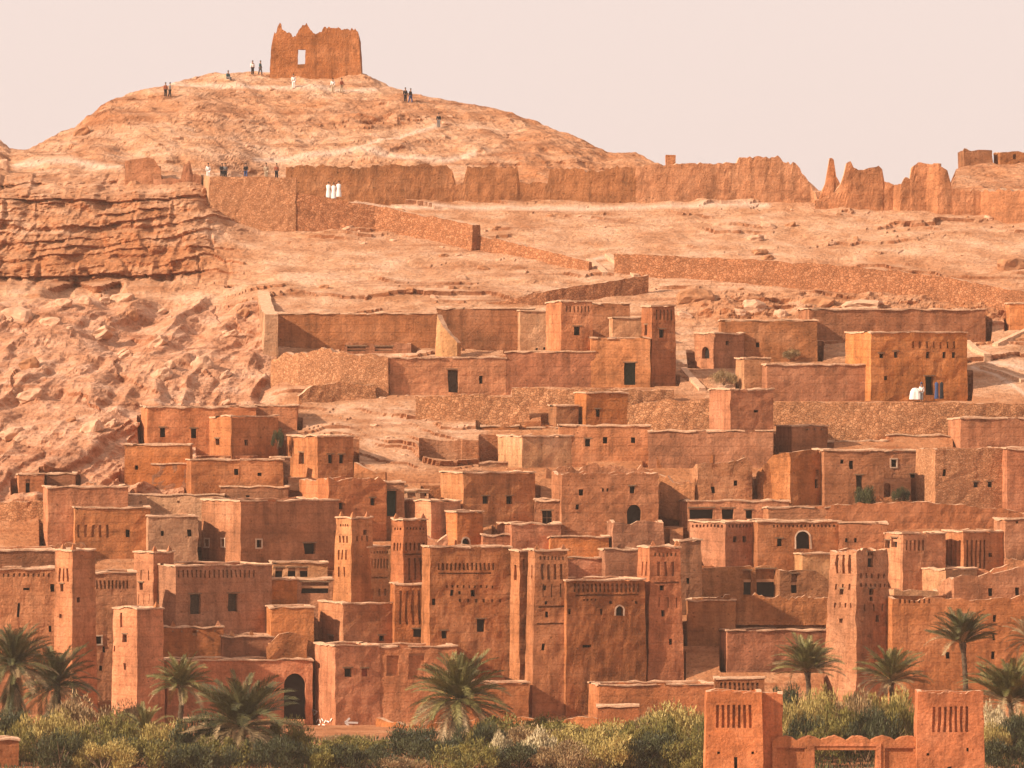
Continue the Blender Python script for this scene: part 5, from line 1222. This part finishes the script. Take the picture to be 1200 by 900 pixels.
for b_ in [(95, 822, 40, 470, 'brown', 'large brownish bush between the dark palm and the front tower'), (128, 862, 34, 455, 'olive', 'olive bush in front of the large brownish bush'),
 (52, 858, 32, 450, 'gold', 'golden bush beside the red corner hut'), (30, 838, 34, 462, 'dark', 'dark bush under the left-edge palm'),
 (188, 868, 30, 448, 'gold', 'upright golden bush left of the largest palm'), (235, 862, 30, 446, 'dark', 'dark undergrowth below the largest palm, left half'),
 (146, 828, 30, 478, 'brown', 'small brown bush at the foot of the front tower'), (330, 868, 34, 448, 'olive', 'olive bush below the largest palm, right side'),
 (410, 858, 34, 456, 'olive', 'green bush below the corner block with the arrow'),
 (450, 850, 34, 462, 'olive', 'tall green bush right of the white arrow'), (485, 872, 32, 452, 'dark', 'dark green bush left of the shaggy palm'),
 (585, 845, 36, 466, 'olive', 'olive bush immediately right of the shaggy palm'), (586, 883, 14, 440, 'plume', 'pale plume bush right of the shaggy palm'),
 (633, 877, 20, 440, 'plume', 'bigger pale plume bush at bottom centre'), (620, 852, 34, 460, 'brown', 'feathery brown bush at bottom centre'),
 (660, 848, 32, 464, 'olive', 'feathery olive bush below the left twin tower'), (700, 850, 36, 460, 'gold', 'feathery golden bush below the central kasbah wall'),
 (745, 868, 32, 450, 'olive', 'low olive bush below the small cube'), (795, 836, 44, 456, 'gold', 'large golden tree-bush left of the foreground gate'),
 (770, 858, 30, 448, 'olive', 'olive bush in front of the large golden tree-bush'), (820, 862, 26, 446, 'olive', 'green bush touching the left gate tower'),
 (918, 812, 22, 482, 'dark', 'dark bush behind the left gate tower shoulder'), (940, 826, 24, 462, 'gold', 'pale flowering bush behind the gate wall, leftmost'),
 (972, 816, 26, 468, 'gold', 'pale flowering bush behind the gate wall, second from left'), (1005, 822, 26, 466, 'brown', 'brownish flowering bush behind the middle of the gate wall'),
 (1038, 820, 28, 468, 'gold', 'pale flowering bush behind the gate wall, near the right tower'), (1064, 824, 24, 464, 'olive', 'green bush hard behind the right gate tower'),
 (985, 838, 34, 452, 'olive', 'broad olive bush filling the view through the gate passage'), (1022, 838, 30, 454, 'dark', 'dark bush behind the gate passage'), (945, 846, 24, 450, 'dark', 'dark bush behind the blind left gate panel'),
 (1166, 838, 20, 455, 'plume', 'pale flowering bush right of the right gate tower'), (1190, 862, 28, 450, 'dark', 'dark bush in the bottom right corner'), (1160, 872, 22, 446, 'gold', 'golden bush at the foot of the right gate tower'),
 (515, 884, 30, 446, 'dark', 'dark low bush under the shaggy palm'), (20, 872, 24, 446, 'olive', 'olive bush in front of the red corner hut'),
 (158, 884, 30, 441, 'dark', 'dark undergrowth between golden bushes at the bottom edge'), (90, 878, 30, 442, 'olive', 'olive bush at the bottom edge below the brownish bush'), (260, 886, 32, 441, 'olive', 'olive undergrowth at the bottom edge left of the largest palm stem'),
 (312, 884, 30, 441, 'dark', 'dark undergrowth at the bottom edge right of the largest palm stem'), (398, 880, 28, 441, 'gold', 'golden undergrowth at the bottom edge left of the shaggy palm'),
 (440, 882, 30, 441, 'olive', 'green undergrowth at the bottom edge beside the golden undergrowth'), (560, 868, 24, 448, 'dark', 'dark bush squeezed between the shaggy palm and the pale plume bush'), (675, 878, 34, 442, 'gold', 'golden grassy bush at the bottom edge right of the bigger plume bush'),
 (722, 880, 32, 441, 'olive', 'olive bush at the bottom edge right of the golden grassy bush'), (785, 880, 34, 440, 'dark', 'dark green bush at the bottom edge below the large golden tree-bush'), (640, 842, 26, 472, 'olive', 'olive bush against the foot of the left twin tower'),
 (765, 838, 26, 470, 'brown', 'brownish bush against the blank lower wall'), (405, 838, 22, 470, 'brown', 'brownish shrub right above the green bush by the arrow'), (960, 868, 26, 446, 'olive', 'olive bush low behind the left half of the gate passage'), (1015, 866, 24, 446, 'dark', 'dark green bush low behind the right half of the gate passage'),
 (1192, 838, 28, 462, 'olive', 'olive bush below the bushy palm at the right edge'),
 (70, 880, 30, 437, 'dark', 'dark rounded bush cut by the bottom edge beside the corner hut'), (120, 888, 34, 436.5, 'gold', 'golden rounded bush cut by the bottom edge at lower left'), (185, 884, 34, 437, 'olive', 'olive rounded bush cut by the bottom edge below the small low palm'), (240, 892, 34, 436, 'dark', 'dark rounded bush cut by the bottom edge left of the largest palm'),
 (335, 890, 34, 436.5, 'dark', 'dark rounded bush cut by the bottom edge right of the largest palm'), (370, 866, 30, 437.5, 'olive', 'olive rounded bush cut by the bottom edge below the gateway'), (420, 868, 32, 437, 'dark', 'dark rounded bush cut by the bottom edge below the white arrow'), (470, 880, 32, 436.5, 'brown', 'brown rounded bush cut by the bottom edge left of the shaggy palm'),
 (550, 890, 34, 437, 'olive', 'olive rounded bush cut by the bottom edge below the shaggy palm'), (610, 893, 30, 437.5, 'dark', 'dark rounded bush cut by the bottom edge below the pale plumes'), (665, 890, 32, 436.5, 'brown', 'brown rounded bush cut by the bottom edge right of the pale plumes'), (710, 884, 34, 437, 'gold', 'golden rounded bush cut by the bottom edge below the small cube'),
 (755, 888, 34, 437.5, 'dark', 'dark rounded bush cut by the bottom edge near the foreground gate'), (810, 886, 30, 437, 'olive', 'olive rounded bush cut by the bottom edge against the left gate tower'), (1180, 888, 30, 437, 'dark', 'dark rounded bush cut by the bottom edge right of the gate')]:
    bush(*b_)
def undergrowth():
    rnd = random.Random(5); m = MB()
    for i in range(40000):
        x = rnd.uniform(-30, 1215); 
        d = rnd.uniform(434, 484)
        if 895 < x < 1160 and d < 432: continue
        k = d/F; X = (x-600)*k
        dn = noise.noise(Vector((X*.35, d*.35, 0)))
        if dn < -.25 or (835 < x < 1160 and d < GD+4): continue
        if 250 < x < 480 and d > 476: continue
        h = (.2+.35*max(0, dn+.3))*rnd.uniform(.5, 1.3); w_ = rnd.uniform(.03, .06)
        a = rnd.uniform(0, 6.28); lx, ly = rnd.uniform(-.3, .3)*h, rnd.uniform(-.3, .3)*h
        c, s = math.cos(a)*w_, math.sin(a)*w_; mi = 0 if dn < .05 else 1 if rnd.random() < .6 else 2
        m.v += [(X-c, d-s, ZG-.1), (X+c, d+s, ZG-.1), (X+c+lx*.6, d+s+ly*.6, ZG+h*.6), (X+lx, d+ly, ZG+h)]
        n_ = len(m.v); m.f.append([n_-4, n_-3, n_-2, n_-1]); m.m.append(mi)
    o = m.build('undergrowth', [DKF, DKF, OLIVE], None, Vector((0, 450, ZG))); tag(o, 'reedy olive and golden undergrowth covering the river bank below the village', 'undergrowth', kind='stuff')
undergrowth()
# shrubs among the houses, some standing in for dark smudges and a rubble heap
for (x, y, r, h, kd, lb) in [(848, 450, 16, 15, 'brown', 'brown leafy clump at the dark smudge below the arched niche house'), (1012, 596, 17, 22, 'dark', 'dark scrub under the slim-window weathered house'),
    (1056, 590, 12, 16, 'dark', 'dark scrub at the foot of the white-framed-window house'), (325, 524, 8, 18, 'dark', 'dark leafy clump standing in for a dark smudge above the four-window mud house'), (925, 420, 18, 11, 'brown', 'brown leafy mound standing in for a rubble heap behind the arched niche house')]:
    d = depth_at(x, y)-1.2; bush(x, y-h, r, d, kd, lb, 'scrub among the houses', zb=(450-y)*d/F)

# ================================================================ PEOPLE
SKIN = plain('skin', (.30, .16, .10), .05, 5, .6, 0); HAIR = plain('dark_hair', (.02, .015, .012), .1, 5, .7, 0)
CL = {n: plain('cloth_'+n, c, .12, 6, .9, .2) for n, c in (('black', (.02, .02, .025)), ('white', (.75, .70, .66)), ('blue', (.05, .08, .18)), ('grey', (.16, .15, .15)), ('sand', (.45, .33, .22)), ('teal', (.04, .11, .12)), ('rust', (.30, .09, .05)))}
def skin_mesh(name, V, E, R, mat, root_i=0, sub=1):
    me = bpy.data.meshes.new(name); me.from_pydata(V, E, []); o = bpy.data.objects.new(name, me); COL.objects.link(o)
    md = o.modifiers.new('skin', 'SKIN'); 
    if sub: o.modifiers.new('sub', 'SUBSURF').levels = sub
    for i, r in enumerate(R): me.skin_vertices[0].data[i].radius = (r, r)
    me.skin_vertices[0].data[root_i].use_root = True
    dg = bpy.context.evaluated_depsgraph_get(); m2 = bpy.data.meshes.new_from_object(o.evaluated_get(dg)); m2.name = name
    m2.materials.clear(); m2.materials.append(mat); bpy.data.objects.remove(o); bpy.data.meshes.remove(me)
    for p in m2.polygons: p.use_smooth = True
    return m2
def figure(stride, arm, lean=0, sit=False):
    hip = .92 if not sit else .42
    kx = .0
    V = [(0, 0, hip), (0, 0, hip+.25), (0, -.02+lean, hip+.48), (0, -.03+lean, hip+.60), (0, -.05+lean, hip+.70), (0, -.05+lean, hip+.82)]
    R = [.13, .12, .15, .055, .09, .085]
    E = [(0, 1), (1, 2), (2, 3), (3, 4), (4, 5)]
    def add(p, r, par): V.append(p); R.append(r); E.append((par, len(V)-1)); return len(V)-1
    arms = []; legs = []
    for s in (-1, 1):
        a = add((s*.17, lean, hip+.47), .06, 2); b = add((s*.22, lean-.04*arm*s, hip+.22), .045, a); c = add((s*.22, lean-.16*arm-.05*s*stride, hip+.00+.1*arm), .035, b); e = add((s*.22, lean-.22*arm-.07*s*stride, hip-.09+.12*arm), .03, c); arms.append((a, b, c, e))
        if sit:
            h = add((s*.09, -.05, hip-.02), .09, 0); k = add((s*.10, -.42, hip+.05), .065, h); f = add((s*.10, -.50, .08), .045, k); t = add((s*.10, -.66, .04), .035, f)
        else:
            h = add((s*.09, 0, hip-.06), .095, 0); k = add((s*.095, -.02-s*stride*.14, .48), .065, h); f = add((s*.095, s*-stride*.22+.03, .08), .045, k); t = add((s*.10, s*-stride*.22-.14, .04), .035, f)
        legs.append((h, k, f, t))
    body = skin_mesh('body', V, E, R, SKIN)
    def sub(ix, extra): 
        mp = {j: i for i, j in enumerate(ix)}
        return [V[i] for i in ix], [(mp[a], mp[b]) for a, b in E if a in mp and b in mp], [R[i]+extra for i in ix]
    top_ix = [0, 1, 2] + [i for a in arms for i in a[:3]]; leg_ix = [0] + [i for l in legs for i in l[:3]]
    return dict(body=body, top=sub(top_ix, .03), leg=sub(leg_ix, .028), hip=hip, lean=lean)
FIG = [figure(.0, .2), figure(.9, .4), figure(.5, 1.0, -.05), figure(0, .8, -.03, True)]
_cl = {}
def cloth(fi, kind, c):
    key = (fi, kind, c)
    if key not in _cl: V, E, R = FIG[fi][kind]; _cl[key] = skin_mesh(kind, V, E, R, CL[c])
    return _cl[key]
hm = bmesh.new(); bmesh.ops.create_icosphere(hm, subdivisions=2, radius=.105)
for v in hm.verts:
    if v.co.z < -.02: v.co.z = -.02 - .04*(v.co.y > 0); 
hair_me = bpy.data.meshes.new('hair'); hm.to_mesh(hair_me); hm.free(); hair_me.materials.append(HAIR)
def robe_mesh(c):
    m = MB(); prof = [(.30, .05), (.27, .5), (.21, .95), (.24, 1.38), (.10, 1.5), (.05, 1.52)]; K = 14
    rings = [[(r*math.cos(a)*(1.1 if z > 1 else 1), r*.75*math.sin(a), z) for a in [2*math.pi*j/K for j in range(K)]] for r, z in prof]
    for r0, r1 in zip(rings, rings[1:]):
        for j in range(K): m.poly([r0[j], r0[(j+1) % K], r1[(j+1) % K], r1[j]])
    o = m.build('robe', CL[c], None, Vector((0, 0, 0)), True); me = o.data; bpy.data.objects.remove(o); return me
def person(x, y, fi, shirt, trousers, rot, label, group, robe=None, p=None):
    p = hit(x, y) if p is None else p
    root = empty('person', p, label, 'person', group); root.rotation_euler = (0, 0, rot)
    g = FIG[fi]
    link(bpy.data.objects.new('body', g['body']), root)
    if robe: link(bpy.data.objects.new('robe', robe_mesh(robe)), root)
    else:
        link(bpy.data.objects.new('shirt', cloth(fi, 'top', shirt)), root); link(bpy.data.objects.new('trousers', cloth(fi, 'leg', trousers)), root)
    h = bpy.data.objects.new('hair', hair_me); link(h, root); h.location = (0, -.04+g['lean'], g['hip']+.80)
G1 = 'visitors on the summit'; G2 = 'visitors on the bastion and rampart path'
for a in [(194, 114, 0, 'rust', 'black', .4, 'person in rust top, left of a pair on the left summit ridge', G1), (199, 114, 1, 'grey', 'black', 2, 'person in grey, right of a pair on the left summit ridge', G1),
 (296, 88, 0, 'white', 'black', .3, 'person in white top and dark trousers standing left of the fort', G1), (305, 88, 1, 'teal', 'grey', 1.2, 'person in teal standing nearest the fort on its left', G1),
 (267, 95, 3, 'teal', 'grey', .8, 'person crouching alone on the ridge left of the fort', G1), (344, 104, 0, 'white', 'white', 0, 'person all in white below the fort opening', G1),
 (390, 109, 0, 'white', 'sand', 0, 'person in white and sand tones below the fort right side', G1), (400, 109, 2, 'rust', 'sand', .6, 'person in rust and sand below the fort right side', G1),
 (475, 120, 0, 'black', 'black', .3, 'dark figure on the left of the pair on the right ridge', G1), (481, 121, 1, 'black', 'blue', 1.0, 'dark figure with blue trousers on the right ridge', G1),
 (514, 150, 1, 'black', 'grey', 0, 'lone dark figure walking up the pale path', G1),
 (480, 231, 3, 'black', 'black', .5, 'person sitting at the rampart foot', G2), (494, 231, 0, 'black', 'blue', .2, 'person standing at the rampart foot beside a sitter', G2)]:
    person(*a)
for x, fi, c, tr, lb in [(244, 0, 'white', 'white', 'person in white standing on the bastion corner'), (260, 2, 'black', 'black', 'person in black leaning on the bastion wall, left one'), (264, 0, 'grey', 'black', 'person in grey beside the leaner on the bastion'),
        (288, 2, 'black', 'blue', 'person in black in the middle of the bastion wall'), (312, 0, 'sand', 'sand', 'person in sand tones on the bastion'), (324, 0, 'rust', 'black', 'person in rust at the right end of the bastion')]:
    d = 619.6; person(x, 0, fi, c, tr, .2, lb, G2, p=pt(x, 210, d))
for x, y, lb in [(385, 232, 'person in white robe, left of the white group on the ramp'), (391, 233, 'person in white robe, middle of the white group on the ramp'), (397, 231, 'person in white robe, right of the white group on the ramp')]:
    person(x, y, 0, 'white', 'white', 0, lb, G2, robe='white', p=pt(x, y, 619))
# robes on hangers and a white draped stall beside the five-window house door
def robe_rack():
    dd = depth_at(1090, 470) - .2
    for x, c, lb in ((1097.5, 'blue', 'blue robe hanging right of the dark doorway'), (1103.5, 'black', 'dark robe hanging at the right end of the display'), (1080, 'blue', 'narrow blue cloth hanging left of the dark doorway')):
        p = pt(x, 468, dd+.9); o = bpy.data.objects.new('hanging_robe', robe_mesh(c)); tag(link(o), lb, 'robe'); s = .72 if x > 1090 else .5
        o.location = p; o.scale = (s, s*.6, 1.15)
    p = pt(1073, 468, dd-.3); m = MB()
    K = 16; prof = [(.6, 0), (.58, .3), (.5, .7), (.33, 1.0), (.05, 1.08)]; rr = []
    for r, z in prof: rr.append([(p.x+r*math.cos(a)*(1+.14*math.sin(a*5)), p.y+r*.5*math.sin(a)*(1+.14*math.sin(a*5)), p.z+z+.1*math.sin(a*3)*(z > .3)) for a in [2*math.pi*j/K for j in range(K)]])
    for r0, r1 in zip(rr, rr[1:]):
        for j in range(K): m.poly([r0[j], r0[(j+1) % K], r1[(j+1) % K], r1[j]])
    o = m.build('draped_stall', CL['white'], None, p); tag(o, 'white draped heap left of the robes by the doorway', 'stall')
    person(1086, 470, 0, 'white', 'grey', 0, 'person in white top standing before the dark doorway with robes', G2, p=pt(1080, 470, dd-.5))
robe_rack()
